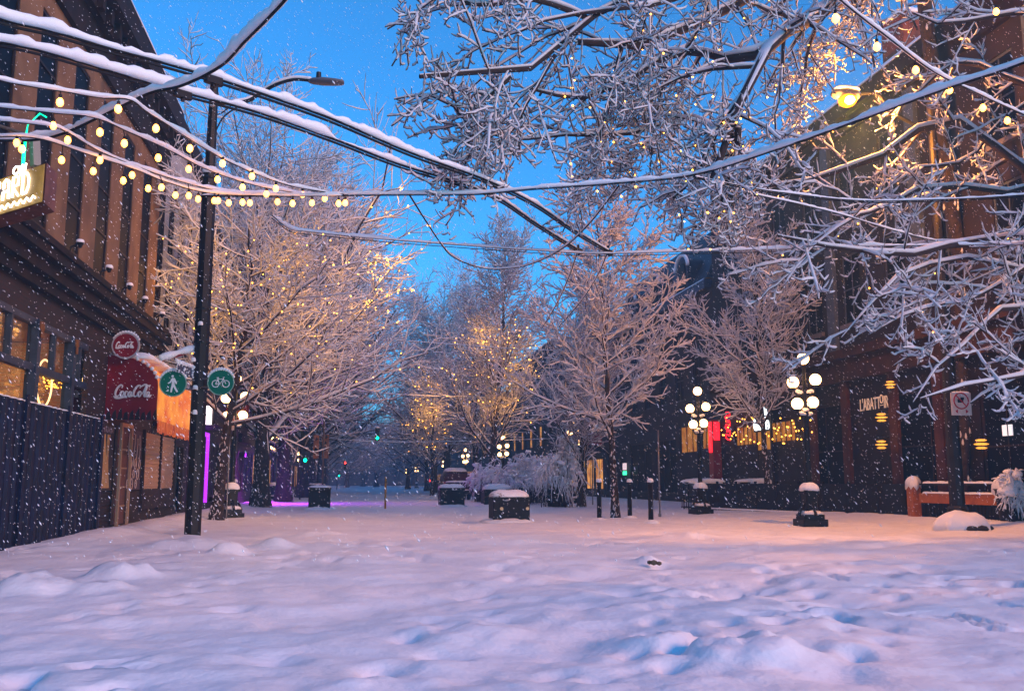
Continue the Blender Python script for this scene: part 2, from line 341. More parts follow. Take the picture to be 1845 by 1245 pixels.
# ---- left building 1 (tan stucco)
XL = -6.3
B1 = thing('shop_building', (XL, 19, 0), 'tan stucco corner building with tall dark slot windows above a glazed shopfront', 'building')
slots = [(onx(116, 430, XL)[1]+2.28*k, onx(116, 430, XL)[1]+2.28*k+1.12) for k in range(-5, 5)]
wall = facade(XL, 1, 9.5, 30.8, 5.75, 10.9, [(a, b, 6.15, 10.45) for a, b in slots], th=0.07)
wall.build('wall', STUCCO, B1)
for a, b in slots: window(B1, XL, 1, a, b, 6.15, 10.45, rec=0.02, fm=DKWOOD, bars=(0, 3))
lw = facade(XL, 1, 9.5, 30.8, 0, 4.9, [(9.9, 23.4, 0.6, 4.35), (25.3, 27.0, 0.9, 2.62), (28.3, 30.4, 0.9, 2.6)]); lw.build('lower_wall', BRICKL, B1)
sh = MB(); shell(sh, XL-0.002, 1, 9.5, 30.8, 13.1, 12); sh.build('side_walls', BRICKL, B1)
cb = MB()
cb.box(XL-0.02, XL+0.16, 9.4, 30.75, 4.9, 5.15).box(XL-0.02, XL+0.30, 9.4, 30.77, 5.15, 5.42).box(XL-0.02, XL+0.46, 9.4, 30.79, 5.42, 5.62).box(XL-0.02, XL+0.52, 9.4, 30.82, 5.62, 5.75)
cb.build('shop_cornice', CORN, B1)
tc_ = MB(); tc_.box(XL-0.02, XL+0.12, 9.4, 30.8, 10.9, 11.7).box(XL-0.02, XL+0.30, 9.4, 30.82, 11.7, 12.1).box(XL-0.02, XL+0.62, 9.4, 30.85, 12.1, 12.45).box(XL-0.02, XL+0.45, 9.4, 30.83, 12.45, 13.1)
yy = 9.8
while yy < 30.5: tc_.box(XL+0.14, XL+0.44, yy, yy+0.22, 11.72, 12.09); yy += 0.75
tc_.build('roof_cornice', CORN, B1)
roofsnow(B1, XL, 1, 9.4, 30.8, 13.1, 3, 0.46, 0.15)
# storefront room behind the glass
rm = MB(); xi = XL-0.32; xb = XL-3.6
rm.quad((xb, 9.9, 0.6), (xb, 23.4, 0.6), (xb, 23.4, 4.4), (xb, 9.9, 4.4)); rm.quad((xi, 23.41, 0.6), (xb, 23.41, 0.6), (xb, 23.41, 4.4), (xi, 23.41, 4.4)); rm.quad((xi, 9.9, 0.6), (xb, 9.9, 0.6), (xb, 9.9, 4.4), (xi, 9.9, 4.4))
rm.quad((xi, 9.9, 0.6), (xi, 23.4, 0.6), (xb, 23.4, 0.6), (xb, 9.9, 0.6)); rm.quad((xi, 9.9, 4.41), (xi, 23.4, 4.41), (xb, 23.4, 4.41), (xb, 9.9, 4.41))
rm.build('bar_room', brickmat('bar_brick', (0.42, 0.20, 0.10), (0.30, 0.13, 0.06), (0.3, 0.24, 0.18)), B1)
gm = bpy.data.materials.new('clear_glass'); gm.use_nodes = True; n_ = gm.node_tree; n_.nodes.clear()
o_ = n_.nodes.new('ShaderNodeOutputMaterial'); mxx = n_.nodes.new('ShaderNodeMixShader'); tr = n_.nodes.new('ShaderNodeBsdfTransparent'); gl = n_.nodes.new('ShaderNodeBsdfGlossy')
gl.inputs['Roughness'].default_value = 0.03; mxx.inputs[0].default_value = 0.12; tr.inputs[0].default_value = (0.9, 0.9, 0.88, 1)
n_.links.new(tr.outputs[0], mxx.inputs[1]); n_.links.new(gl.outputs[0], mxx.inputs[2]); n_.links.new(mxx.outputs[0], o_.inputs[0])
ymul = [9.9, onx(30, 600, XL)[1]-1.6, onx(68, 600, XL)[1], onx(131, 640, XL)[1], 23.4]
zt = onx(100, 676, XL)[2]
for i in range(4):
    a, b = ymul[i], ymul[i+1]
    p = MB().box(XL-0.10, XL-0.09, a+0.1, b-0.1, zt+0.06, 4.3).box(XL-0.10, XL-0.09, a+0.1, b-0.1, 0.65, zt-0.06).build('shop_window', gm, B1)
    f = MB()
    if i < 3: f.box(XL-0.16, XL+0.05, b-0.10, b+0.10, 0.602, 4.348)
    f.box(XL-0.13, XL+0.01, a+0.1, b-0.1, zt-0.07, zt+0.07)
    mid = (a+b)/2; f.box(XL-0.13, XL-0.01, mid-0.045, mid+0.045, zt+0.07, 4.3)
    f.box(XL-0.13, XL+0.0, a+0.1, b-0.1, 4.22, 4.346)
    f.build('frame', BLUEGREY, p)
    if i < 3:
        cp = MB(); cp.cbox((XL+0.07, b, 4.22), (0.08, 0.18, 0.16), 0, 0.03); cp.cbox((XL+0.08, b, 4.06), (0.05, 0.10, 0.16), 0, 0.02); cp.build('capital', mat('ochre', (0.16, 0.06, 0.015), 0.6), p)
TUBE = mat('shop_tube', (0.8, 0.8, 0.6), 0.5, emit=(1.0, 0.60, 0.18), es=20.0)
for yy in (14.5, 17.0, 19.6, 22.2):
    l = MB().box(XL-2.1, XL-1.9, yy-0.75, yy+0.75, 4.18, 4.26).build('room_light', TUBE, B1); MB().box(XL-2.18, XL-1.82, yy-0.8, yy+0.8, 4.262, 4.33).build('housing', WHITE, l)
hoop = MB(); cH = onx(80, 690, XL-0.35); hoop.tube([(XL-0.35, cH[1]+0.5*math.cos(a), cH[2]+0.5*math.sin(a)) for a in np.linspace(0, 2*math.pi, 25)], 0.02, 6); hoop.build('hoop_lamp', mat('hoop_glow', (1, .9, .7), .4, emit=(1.0, 0.6, 0.25), es=1.6), B1)
ws = MB(); rg = random.Random(3); WP = []
for k in range(60):
    q = onx(78+40*k/60, rg.uniform(672, 700), XL-0.5); ws.ball(q, 0.014, 6); WP.append(q)
for k in range(26):
    q = onx(112+rg.uniform(-2, 3), 690+k*9, XL-0.45)
    if q[2] > 0.7: ws.ball(q, 0.014, 6); WP.append(q)
ws.mi = 1; ws.tube(WP, .004, 3)
tag(ws.build('window_fairy_lights', [FAIRY, CABLE]), 'warm string of fairy lights draped inside the bar window above the blue hoarding', 'fairy lights')
# green neon strip & small cornice spotlights
nm = mat('neon_green', (0, .5, .2), .4, emit=(0.0, 0.75, 0.28), es=1.6)
for k, px in enumerate([125, 182, 222, 252, 285]):
    y = onx(px, 560, XL+0.5)[1]; z = 5.75; s = MB().tube([(XL+0.42, y, z), (XL+0.46, y, z+0.16), (XL+0.60, y, z+0.22)], 0.022, 6)
    s.lathe([(0.03, 0.0), (0.07, 0.10), (0.065, 0.12)], (XL+0.62, y, z+0.14), 10); t = s.build('spotlight', BLACK); snowcap(MB(), (XL+0.62, y, z+0.26), 0.16, 0.16, 0.07, seed=k, n=12).build('snow_cap', SNOW, t, True)
    tag(t, ['small black spotlight on the shop cornice, first one right of the neon box sign', 'small black spotlight on the shop cornice below the second slot window', 'small black spotlight on the shop cornice above the red awning sign', 'small black spotlight on the shop cornice, second from its far end', 'small black spotlight at the far end of the shop cornice'][k], 'spotlight', 'spotlights along the shop cornice')
# posters, door, painted panels below the awning
PAP = mat('mural_ochre', (0.50, 0.33, 0.13), 0.8, col2=(0.42, 0.24, 0.10), scale=8)
def fx(px, py, off=0.0): return onx(px, py, XL+off)
# mural one
pm = thing('painted_panel', fx(205, 895), 'shopfront board painted with pale wavy tree trunks beside the closed door', 'mural')
a, b = 23.55, 26.05
MB().box(XL+0.003, XL+0.035, a, b, 0.93, 2.62).build('board', mat('mural_dark', (0.05, 0.04, 0.035), 0.8), pm)
tm = MB(); rg = random.Random(8)
for k, (c0, w) in enumerate([(0.12, .085), (0.28, .06), (0.45, .075), (0.62, .085), (0.80, .06)]):
    pl = [(a+(b-a)*(c0+0.05*math.sin(2.2*z+k*1.7)), z) for z in np.linspace(1.0, 2.35, 12)]
    lft = [(y-w*(b-a)*(0.85+0.25*math.sin(z*4+k)), z) for y, z in pl]; rgt = [(y+w*(b-a)*(0.85+0.25*math.cos(z*3+k)), z) for y, z in pl][::-1]
    tm.prism(lft+rgt, lambda u, v, d: (XL+d, u, v), 0.036, 0.040+0.0012*k)
tm.build('painted_trunks', PAP, pm)
tm = MB()
for k in range(14): tm.prism([(a+0.15+k*0.16, 2.40+0.05*(k % 2)), (a+0.24+k*0.16, 2.40), (a+0.22+k*0.16, 2.56)], lambda u, v, d: (XL+d, u, v), 0.036, 0.041)
tm.build('painted_leaves', mat('mural_grey', (0.3, 0.25, 0.28), 0.8), pm)
dr = thing('shop_door', (XL, 27, 0), 'narrow brown panelled door between the two painted shopfront boards', 'door')
MB().box(XL-0.12, XL-0.06, 26.12, 27.25, 0.05, 2.6).build('leaf', mat('door_brown', (0.16, 0.07, 0.045), 0.6, var=0.3), dr)
f = MB().box(XL+0.002, XL+0.06, 26.06, 26.18, 0, 2.7).box(XL+0.002, XL+0.06, 27.2, 27.32, 0, 2.7).box(XL+0.002, XL+0.06, 26.18, 27.2, 2.6, 2.7)
for z in (0.5, 1.0, 1.5, 2.0): f.box(XL-0.058, XL-0.03, 26.2, 27.18, z, z+0.04)
f.build('frame', mat('door_frame', (0.35, 0.24, 0.15), 0.6), dr); MB().ball((XL-0.02, 26.35, 1.2), 0.035, 8).build('handle', METAL, dr)
# make the doorway visible: door sits proud of the wall
for ch in dr.children: ch.location.x += 0.16
pm2 = thing('painted_panel', fx(257, 890), 'shopfront board painted with thin white line figures right of the brown door', 'mural')
a, b = 27.45, 29.3
MB().box(XL+0.003, XL+0.035, a, b, 0.93, 2.62).build('board', mat('mural_plum', (0.07, 0.045, 0.06), 0.8), pm2)
tm = MB(); rg = random.Random(4)
for k in range(9):
    c = (a+0.25+0.17*k, 1.1+0.28*(k % 3)); r = 0.10+0.03*(k % 2)
    tm.tube([(XL+0.045, c[0]+r*math.cos(t), c[1]+r*1.2*math.sin(t)) for t in np.linspace(0, 6.28, 13)], 0.013, 4)
for k in range(5):
    y = a+0.25+k*0.32; tm.tube([(XL+0.045, y+0.06*math.sin(z*5+k), z) for z in np.linspace(1.6, 2.5-0.1*(k % 2), 8)], 0.012, 4)
tm.build('painted_lines', mat('mural_pale', (0.5, 0.42, 0.42), 0.7), pm2)
# rolling shutter
sm = thing('rolling_shutter', (XL, 33, 0), 'closed beige rolling shutter under the glowing awning', 'shutter')
s = MB()
for k in range(24): s.box(XL-0.02, XL+0.03+0.015*(k % 2), 29.6, 34.3, 0.95+k*0.07, 0.95+k*0.07+0.068)
s.build('slats', mat('shutter_beige', (0.42, 0.28, 0.20), 0.6), sm); MB().box(XL+0.002, XL+0.09, 31.9, 32.05, 0.3, 2.7).box(XL+0.002, XL+0.09, 29.5, 29.6, 0.3, 2.7).box(XL+0.002, XL+0.09, 34.3, 34.4, 0.3, 2.7).box(XL+0.002, XL+0.1, 29.6, 31.9, 0.35, 0.945).box(XL+0.002, XL+0.1, 32.05, 34.3, 0.35, 0.945).build('frame', DKWOOD, sm)

# ---- blue hoarding
fn = thing('hoarding_fence', (XL+0.35, 16, 0), 'tall dark blue corrugated hoarding standing in front of the bar windows', 'fence')
XF = -6.05; ff = MB(); y = 9.0; V = []
k = 0
while y < 24.2:
    d = [0, 0.05, 0.05, 0][k % 4]; V += [(XF+d, y, -0.02), (XF+d, y, 2.62)]; y += [0.05, 0.12, 0.05, 0.16][k % 4]; k += 1
ff.add(V, [(2*i, 2*i+2, 2*i+3, 2*i+1) for i in range(k-1)]); ff.build('panel', FENCE, fn)
for y in (10.6, 13.2, 15.8, 18.4, 21.0, 23.6): MB().box(XF+0.052, XF+0.10, y-0.06, y+0.06, 0, 2.74).build('post', FENCE, fn)
MB().box(XF-0.05, XF-0.006, 9.0, 24.1, 2.5, 2.60).build('rail', FENCE, fn)
sc = MB()
for k in range(46):
    y = 9.2+k*0.33+0.1*random.Random(k).random(); snowcap(sc, (XF+0.02, y, 2.62), 0.10, 0.2+0.1*(k % 3), 0.025, n=8, seed=k, drip=0.0)
sc.build('snow_line', SNOW, fn, True)

# ---- neon box sign
ns = thing('neon_box_sign', (XL+1.2, 16.0, 5.6), 'brown box sign with white glowing neon lettering hanging from the tan facade', 'sign')
# face toward the camera; outer end at right
pR = ony(104, 330, 17.0); YS = 17.0
def sg(px, py, dy=0.0): return ony(px, py, YS+dy)
z0 = ony(104, 372, YS)[2]; z1 = ony(104, 300, YS)[2]; 
A = onx(22, 398, -6.1); 
xo = ony(104, 350, 17.6)[0]
ang = 0.0
_br = ony(79, 365, 14.0); _h = ony(79, 293, 14.0)[2]-_br[2]; _bl = _br+np.array((-1.42, 1.36, 0)); fl = [_bl, _br, _br+np.array((0, 0, _h)), _bl+np.array((0, 0, _h))]   # glowing face
bk = [np.array(p)+np.array((0.0, 0.5, 0.0)) for p in fl]
bx = MB(); bx.add(fl+bk, [(3, 2, 1, 0), (4, 5, 6, 7), (0, 1, 5, 4), (1, 2, 6, 5), (2, 3, 7, 6), (3, 0, 4, 7)]); bx.build('cabinet', mat('sign_brown', (0.17, 0.055, 0.03), 0.5, var=0.4), ns)
U = fl[1]-fl[0]; Vv = fl[3]-fl[0]; Nn = np.cross(U, Vv); Nn /= np.linalg.norm(Nn); 
if Nn@(-fl[0]) < 0: Nn = -Nn
def sp(u, v, d=0.03): return fl[0]+U*u+(fl[3]-fl[0])*v*(1-u)+(fl[2]-fl[1])*v*u+Nn*d
pf = MB(); pf.add([sp(.02, .03, .004), sp(.98, .03, .004), sp(.98, .97, .004), sp(.02, .97, .004), sp(.02, .03, .012), sp(.98, .03, .012), sp(.98, .97, .012), sp(.02, .97, .012)], [(4, 5, 6, 7), (0, 1, 5, 4), (1, 2, 6, 5), (2, 3, 7, 6), (3, 0, 4, 7)])
pf.build('face', glowmat('sign_face', (0.9, 0.55, 0.16), (0.35, 0.2, 0.04), 0.28, 3), ns)
NEON = mat('neon_white', (1, 1, 1), .3, emit=(1.0, 0.80, 0.55), es=3.5)
nl = MB()
GL = {'I': [[(0, 0), (0, 1)]], 'L': [[(0, 1), (0, 0), (1, 0)]], 'A': [[(0, 0), (.1, .9), (.5, 1), (.9, .9), (1, 0)], [(0, .4), (1, .4)]], 'R': [[(0, 0), (0, 1), (.9, .95), (.9, .55), (0, .5), (1, 0)]],
      'D': [[(0, 0), (0, 1), (.7, .97), (1, .7), (1, .3), (.7, .03), (0, 0)]]}
xp = 0.02
for ch in 'ILLIARD':
    w = 0.03 if ch == 'I' else 0.105
    for st in GL[ch]:
        nl.tube([sp(xp+w*0.8*p[0], 0.36+0.52*p[1]) for p in st], 0.017, 6)
    xp += w+0.035
nl.tube([sp(.60+.04*math.cos(t), 1.04+.10*math.sin(t)) for t in np.linspace(0.4, 5.5, 9)], .014, 6)
nl.tube([sp(.64+.10*t, 1.0+.14*math.sin(t*14)) for t in np.linspace(0, 1, 14)], .014, 6)
nl.tube([sp(.05+.85*t, .17+.06*math.sin(t*60)) for t in np.linspace(0, 1, 60)], .011, 5)
nl.build('lettering', NEON, ns)
nt_ = MB().tube([ony(40, 318, 14.6), ony(44, 262, 14.6), ony(50, 226, 14.8), ony(72, 205, 15), ony(84, 212, 15)], [.026, .026, .008, .012, .012], 8); nt_.build('green_neon_tube', nm, ns)
br = MB(); br.tube([ony(64, 300, 14.8), ony(62, 248, 14.8)], 0.08, 4).tube([_br+np.array((-.2, .5, _h*.6)), (XL, 15.2, _br[2]+_h*.6)], 0.05, 6).tube([ony(62, 248, 14.8), (XL, 16.5, 7.2)], 0.03, 6); br.build('bracket', mat('bracket_grey', (.25, .24, .22), .5), ns)

# ---- barrel awning with script lettering
YA = 25.0; xA0, xA1 = XL+0.02, ony(284, 700, YA)[0]; zA0 = ony(240, 757, YA)[2]; zA1 = ony(240, 640, YA)[2]
aw = thing('barrel_awning', (XL, YA, zA0), 'red rounded shop awning with white script lettering on its end and a glowing orange front', 'awning')
prof = [(0, 0), (xA1-xA0, 0)]; rr = xA1-xA0; zc = zA1-zA0-rr*0.62
prof = [(0, 0), (rr, 0), (rr, zc)]+[(rr*math.cos(t)**0.9, zc+rr*0.62*math.sin(t)) for t in np.linspace(0.15, math.pi/2, 8)]
e = MB(); e.prism([(p[0], p[1]) for p in prof], lambda u, v, d: (xA0+u, YA+d, zA0+v), 0, 0.06); e.build('end_panel', RED, aw)
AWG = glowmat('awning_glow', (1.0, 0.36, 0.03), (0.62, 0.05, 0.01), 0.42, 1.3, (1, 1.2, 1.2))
skin = MB(); q = prof[1:]; L = 6.0; nS = 12; V = []
for j in range(nS+1):
    for (u, v) in q: V.append((xA0+u, YA+0.07+L*j/nS, zA0+v))
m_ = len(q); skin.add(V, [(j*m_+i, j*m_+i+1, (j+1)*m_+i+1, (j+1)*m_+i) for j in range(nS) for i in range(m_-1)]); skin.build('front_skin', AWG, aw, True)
val = MB(); V = []
for j in range(49):
    y = YA+0.07+L*j/48; V += [(xA1+0.02+0.015*math.sin(j*2.1), y, zA0+0.02), (xA1+0.03+0.03*math.sin(j*2.1), y, zA0-0.30+0.03*math.sin(j*1.3))]
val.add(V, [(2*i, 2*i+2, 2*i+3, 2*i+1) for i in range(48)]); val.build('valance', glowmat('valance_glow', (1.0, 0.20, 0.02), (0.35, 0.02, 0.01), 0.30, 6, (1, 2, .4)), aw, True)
asn = MB()
for j in range(14): snowcap(asn, (xA0+rr*0.42, YA+0.3+j*0.43, zA1-0.06), rr*0.9, 0.62, 0.16, seed=j, n=16)
for t in np.linspace(0.25, 1.45, 9): asn.ball((xA0+rr*math.cos(t)**0.9, YA+0.02, zA0+zc+rr*0.62*math.sin(t)+0.03), 0.055, 8)
asn.build('snow_cover', SNOW, aw, True)
def script_text(u0, v0, s, fnc, rad):
    """hand-drawn flowing script: Coca Cola"""
    mb = MB(); sh_ = 0.38
    ell = lambda cx, cy, rx, ry, t0=0, t1=6.4: [(cx+rx*math.cos(t), cy+ry*math.sin(t)) for t in np.linspace(t0, t1, 13)]
    bigC = lambda x: [(x+1.25, 1.55), (x+1.3, 1.95), (x+0.9, 2.1), (x+0.4, 1.7), (x+0.1, 1.0), (x+0.15, .3), (x+.6, 0.0), (x+1.05, .3)]
    st = [bigC(0), [(-.15, .1), (0.3, -.28), (1.2, -.3), (2.2, -.1), (2.9, -.22)], ell(1.55, .48, .33, .45), ell(2.5, .48, .33, .45, .8, 5.4), ell(3.3, .45, .33, .43), [(3.62, .9), (3.55, .25), (3.85, .1), (4.05, .5)],
          bigC(4.0), [(5.2, 1.7), (6.2, 2.25), (7.0, 2.0), (7.5, 2.2)], ell(5.45, .48, .33, .45), [(6.0, .4), (6.55, 1.9), (6.75, 2.0), (6.6, 1.0), (6.55, .2), (6.8, .05), (7.0, .4)], ell(7.3, .45, .32, .43), [(7.6, .9), (7.55, .2), (7.8, .0), (8.1, .4)]]
    for q in st:
        P = smooth_pts([(*p, 0) for p in q], 3); n = len(P)
        pts = [fnc(u0+(p[0]+sh_*p[1]*0.5)*s, v0+p[1]*s) for p in P]
        mb.tube(pts, [rad*(0.6+0.8*math.sin(math.pi*i/max(n-1, 1))) for i in range(n)], 5)
    return mb
cu0 = ony(206, 714, YA); wT = ony(276, 714, YA)[0]-cu0[0]
script_text(0, 0, wT/8.6, lambda u, v: (cu0[0]+u, YA-0.012, cu0[2]+v*1.25), 0.021).build('lettering', mat('letter_white', (0.75, 0.72, 0.72), 0.5), aw)
dk = MB()
for k in range(9): dk.prism([(0.02+k*0.14, 0.005), (0.15+k*0.14, 0.005), (0.12+k*0.14, 0.22+0.05*(k % 3)), (0.05+k*0.14, 0.18)], lambda u, v, d: (xA0+u, YA-d, zA0+v), 0.003, 0.006)
dk.build('dark_border', mat('border_dark', (0.03, 0.01, 0.012), 0.7), aw)
rs = thing('round_sign', ony(227, 623, YA-0.25), 'small round red sign with white script lettering standing on top of the red awning', 'sign')
c = ony(227, 623, YA-0.25); MB().lathe([(0.30, -0.05), (0.335, -0.05), (0.335, 0.05), (0.30, 0.05)], (c[0], c[1], c[2]), 32, 'y').build('rim', mat('rim_grey', (.4, .38, .4), .5), rs)
MB().lathe([(0.298, -0.058), (0.298, 0.045)], (c[0], c[1], c[2]), 32, 'y').build('disc', RED, rs)
script_text(0, 0, 0.46/8.6, lambda u, v: (c[0]-0.23+u, c[1]-0.07, c[2]-0.06+v*1.3), 0.012).build('lettering', MATS['letter_white'], rs)
MB().tube([(c[0], c[1], c[2]-0.3), (c[0], c[1]+0.3, zA1-0.1)], 0.025, 6).build('stem', BLACK, rs)
s = MB()
for t in np.linspace(0.5, 2.6, 12): s.ball((c[0]+0.345*math.cos(t), c[1], c[2]+0.345*math.sin(t)+0.01), 0.03+0.01*math.sin(t), 7)
s.build('snow_cap', SNOW, rs, True)

# ---- left building 2 (pale)
B2 = thing('pale_building', (XL, 34, 0), 'pale grey sided building with dark sash windows beyond the tan one', 'building')
h2 = [(31.6+1.75*k, 32.7+1.75*k, z, z+2.1) for k in range(3) for z in (5.6, 8.6, 11.2 if False else 8.6)]; h2 = sorted(set(h2))
facade(XL, 1, 30.9, 37.0, 2.9, 13.2, h2).build('wall', SIDING, B2)
for a, b, c_, d in h2: window(B2, XL, 1, a, b, c_, d, fm=DKWOOD)
facade(XL, 1, 30.9, 37.0, 0, 2.89, [(35.0, 36.4, 0.1, 2.4)]).build('lower_wall', BRICKB, B2)
sh = MB(); shell(sh, XL-0.3, 1, 30.9, 37.0, 13.2, 10); sh.build('side_walls', SIDING, B2)
MB().box(XL-0.02, XL+0.3, 30.9, 37.0, 12.7, 13.3).build('cornice', CORN, B2); MB().box(XL-0.02, XL+0.35, 30.9, 37.0, 2.9, 3.25).build('shop_cornice', CORN, B2)
MB().box(XL-6, XL-0.6, 32.2, 37.0, 13.31, 14.6).build('roof_block', BRICKB, B2)
# ---- left building 3 with violet shopfront
B3 = thing('brick_building', (XL, 45, 0), 'dark brick building with a violet lit shopfront beyond the lamp pole', 'building')
h3 = [(38.2+2.3*k, 39.4+2.3*k, z, z+2.0) for k in range(6) for z in (5.2, 8.4)]
facade(XL, 1, 37.01, 52.5, 3.6, 11.6, h3).build('wall', BRICKB, B3)
for a, b, c_, d in h3: window(B3, XL, 1, a, b, c_, d, fm=DKWOOD)
facade(XL, 1, 37.01, 52.5, 0, 3.59, [(38.3, 41.4, 0.5, 3.0), (43.0, 45.5, 0.3, 2.9), (47, 51, 0.5, 3.0)]).build('lower_wall', DKWOOD, B3)
for a, b in ((43.0, 45.5), (47, 51)): window(B3, XL, 1, a, b, 0.5, 2.9, fm=DKWOOD)
VIO = mat('violet_neon', (.3, 0, .5), .4, emit=(0.45, 0.03, 1.0), es=.8)
vg = glowmat('violet_window', (0.35, 0.02, 0.8), (0.05, 0.02, 0.25), 0.3, 2)
window(B3, XL, 1, 38.3, 41.4, 0.5, 3.0, gm=vg, fm=BLACK)
MB().box(XL+0.01, XL+0.12, 38.0, 38.2, 0.3, 3.2).box(XL+0.01, XL+0.12, 41.5, 41.7, 0.3, 3.2).box(XL+0.01, XL+0.12, 38.2, 41.5, 3.05, 3.2).build('violet_neon_frame', VIO, B3)
MB().box(XL+0.02, XL+0.9, 37.6, 42.2, 3.35, 3.5).build('shop_canopy', DKWOOD, B3)
sh = MB(); shell(sh, XL-0.3, 1, 37.01, 52.5, 11.6, 10); sh.build('side_walls', BRICKB, B3)
MB().box(XL-0.02, XL+0.35, 37.0, 52.5, 11.3, 11.75).build('cornice', CORN, B3)
lb = thing('light_box_sign', (XL+0.9, 37.6, 3), 'white backlit box sign just right of the street light pole above the violet shop', 'sign')
a_ = ony(369, 730, 33.0); b_ = ony(382, 766, 33.0)
MB().box(a_[0], b_[0], 33.02, 33.25, b_[2], a_[2]).build('cabinet', BLACK, lb)
MB().box(a_[0]+0.02, b_[0]-0.02, 32.99, 33.015, b_[2]+0.02, a_[2]-0.02).build('face', mat('lightbox', (1, 1, 1), .4, emit=(0.95, 0.85, 1.0), es=1.2), lb)
MB().tube([(a_[0], 33.13, a_[2]-0.1), (XL, 33.13, a_[2]-0.1)], 0.03, 6).build('bracket', BLACK, lb)
# added violet lamps, put in to tint the snow further down the pavement
vl = thing('added_violet_lamp', (XL+0.25, 53, 2.6), 'added violet wall lamp on the left brick front beside the second dark trunk', 'lamp')
MB().cbox((XL+0.2, 53, 2.6), (0.3, 0.5, 0.25), 0, 0.04).build('housing', BLACK, vl)
MB().box(XL+0.352, XL+0.37, 52.8, 53.2, 2.5, 2.7).build('lens', VIO, vl)
pl_ = bpy.data.lights.new('added_violet_light', 'SPOT'); pl_.energy = 1400; pl_.color = (0.55, 0.04, 1.0); pl_.spot_size = R_(145); pl_.spot_blend = 0.9; pl_.shadow_soft_size = 0.2
po = bpy.data.objects.new('added_violet_light', pl_); COL.objects.link(po); po.location = (XL+0.55, 53, 3.3)
po.rotation_euler = Vector((-0.45, 0.0, 1.0)).to_track_quat('Z', 'Y').to_euler(); attach(po, vl)
vl['group'] = 'added violet lamps on the left facades'
for dy_, lb_ in ((-8, 'added violet wall lamp on the dark brick front nearest the left globe lamp'), (14, 'added violet wall lamp beyond the second dark trunk on the left'), (28, 'farthest added violet wall lamp on the left shopfronts')):  # added copies stretch the violet wash along the street
    c_ = copy_tree(vl); c_.location.y += dy_; c_['label'] = lb_
# hanging sign and no parking sign near left lamps
def generic_building(name, X, sgn, y0, y1, z1, wm, label, lit=0.25, seed=0, storey=3.2, shop=True):
    rg = random.Random(seed); b = thing(name, (X, (y0+y1)/2, 0), label, 'building'); hs = []
    n = max(1, int((y1-y0-0.8)/2.4)); st = (y1-y0-0.8)/n; z = 4.6
    while z+2.2 < z1-0.7:
        for k in range(n): hs.append((y0+0.4+st*k+0.5, y0+0.4+st*k+0.5+min(1.3, st-0.8), z, z+2.0))
        z += storey
    sh_ = []
    if shop: sh_ = [(y0+0.4+st*k+0.2, y0+0.4+st*(k+1)-0.2, 0.6, 2.9) for k in range(n)]
    facade(X, sgn, y0, y1, 0, z1, hs+sh_).build('wall', wm, b)
    for h in hs: window(b, X, sgn, *h, fm=DKWOOD, gm=FARWIN if rg.random() < lit*0.5 else GLASSD)
    for h in sh_: window(b, X, sgn, *h, fm=DKWOOD, gm=FARWIN if rg.random() < lit*1.6 else GLASSD, bars=(1, 0))
    s = MB(); shell(s, X-sgn*0.3, sgn, y0, y1, z1, 10); s.build('side_walls', wm, b)
    x0, x1 = sorted((X-sgn*0.02, X+sgn*0.4)); MB().box(x0, x1, y0, y1, z1-0.5, z1+0.05).build('cornice', CORN, b)
    x0, x1 = sorted((X-sgn*0.02, X+sgn*0.2)); MB().box(x0, x1, y0, y1, 3.3, 3.75).build('shop_cornice', CORN, b)
    roofsnow(b, X, sgn, y0, y1, z1+0.05, 3, 0.38)
    return b
GREYB = mat('grey_render', (0.05, 0.045, 0.045), 0.9, var=0.4)
for i, (y0, y1, z1, wm, lb_) in enumerate([(52.6, 68, 14.5, BRICKL, 'red brick building behind the left lamp posts with shopfront band'), (68.1, 84, 11, GREYB, 'grey rendered low building on the left side between two brick ones'), (90, 112, 15, BRICKB, 'dark brick block left side past the hanging green signal'),
      (112.1, 140, 12, BRICKL, 'long red brick block far down the left side'), (150, 190, 14, BRICKB, 'hazy brick block near the far left end of the street'), (190.1, 250, 12, GREYB, 'faint grey block closing the left side of the street')]):
    generic_building('row_building', XL-0.2*(i % 2), 1, y0, y1, z1, wm, lb_, seed=i+3)
XR = 17.8
eb = thing('far_building', (0, 305, 0), 'faint long building closing the street end behind the hazy trees', 'building')
m = MB().box(-60, 60, 305, 318, -.5, 19).build('wall', GREYB, eb)
for k in range(24):
    for z in (2, 7, 12):
        if (k*7+z) % 3: MB().box(-58+k*5, -56+k*5, 304.9, 304.99, z, z+2.4).build('window', FARWIN if (k+z) % 5 == 0 else GLASSD, eb)
MB().box(-61, 61, 304, 319, 19.01, 19.6).build('roof_snow', SNOW, eb)
for i, (y0, y1, z1, wm, lb_) in enumerate([(66.5, 84, 12.5, BRICKR, 'brick building behind the snowy hedge on the right side'), (84.1, 108, 14, GREYB, 'grey building right side behind the fairy lit trees'), (114, 140, 12, BRICKB, 'dark brick block far on the right side'),
      (140.1, 180, 14.5, BRICKR, 'long brick block beyond the cluster of far globe lamps'), (190, 250, 12, GREYB, 'faint grey block closing the right side of the street')]):
    generic_building('row_building', XR, -1, y0, y1, z1, wm, lb_, seed=i+23, lit=0.5)

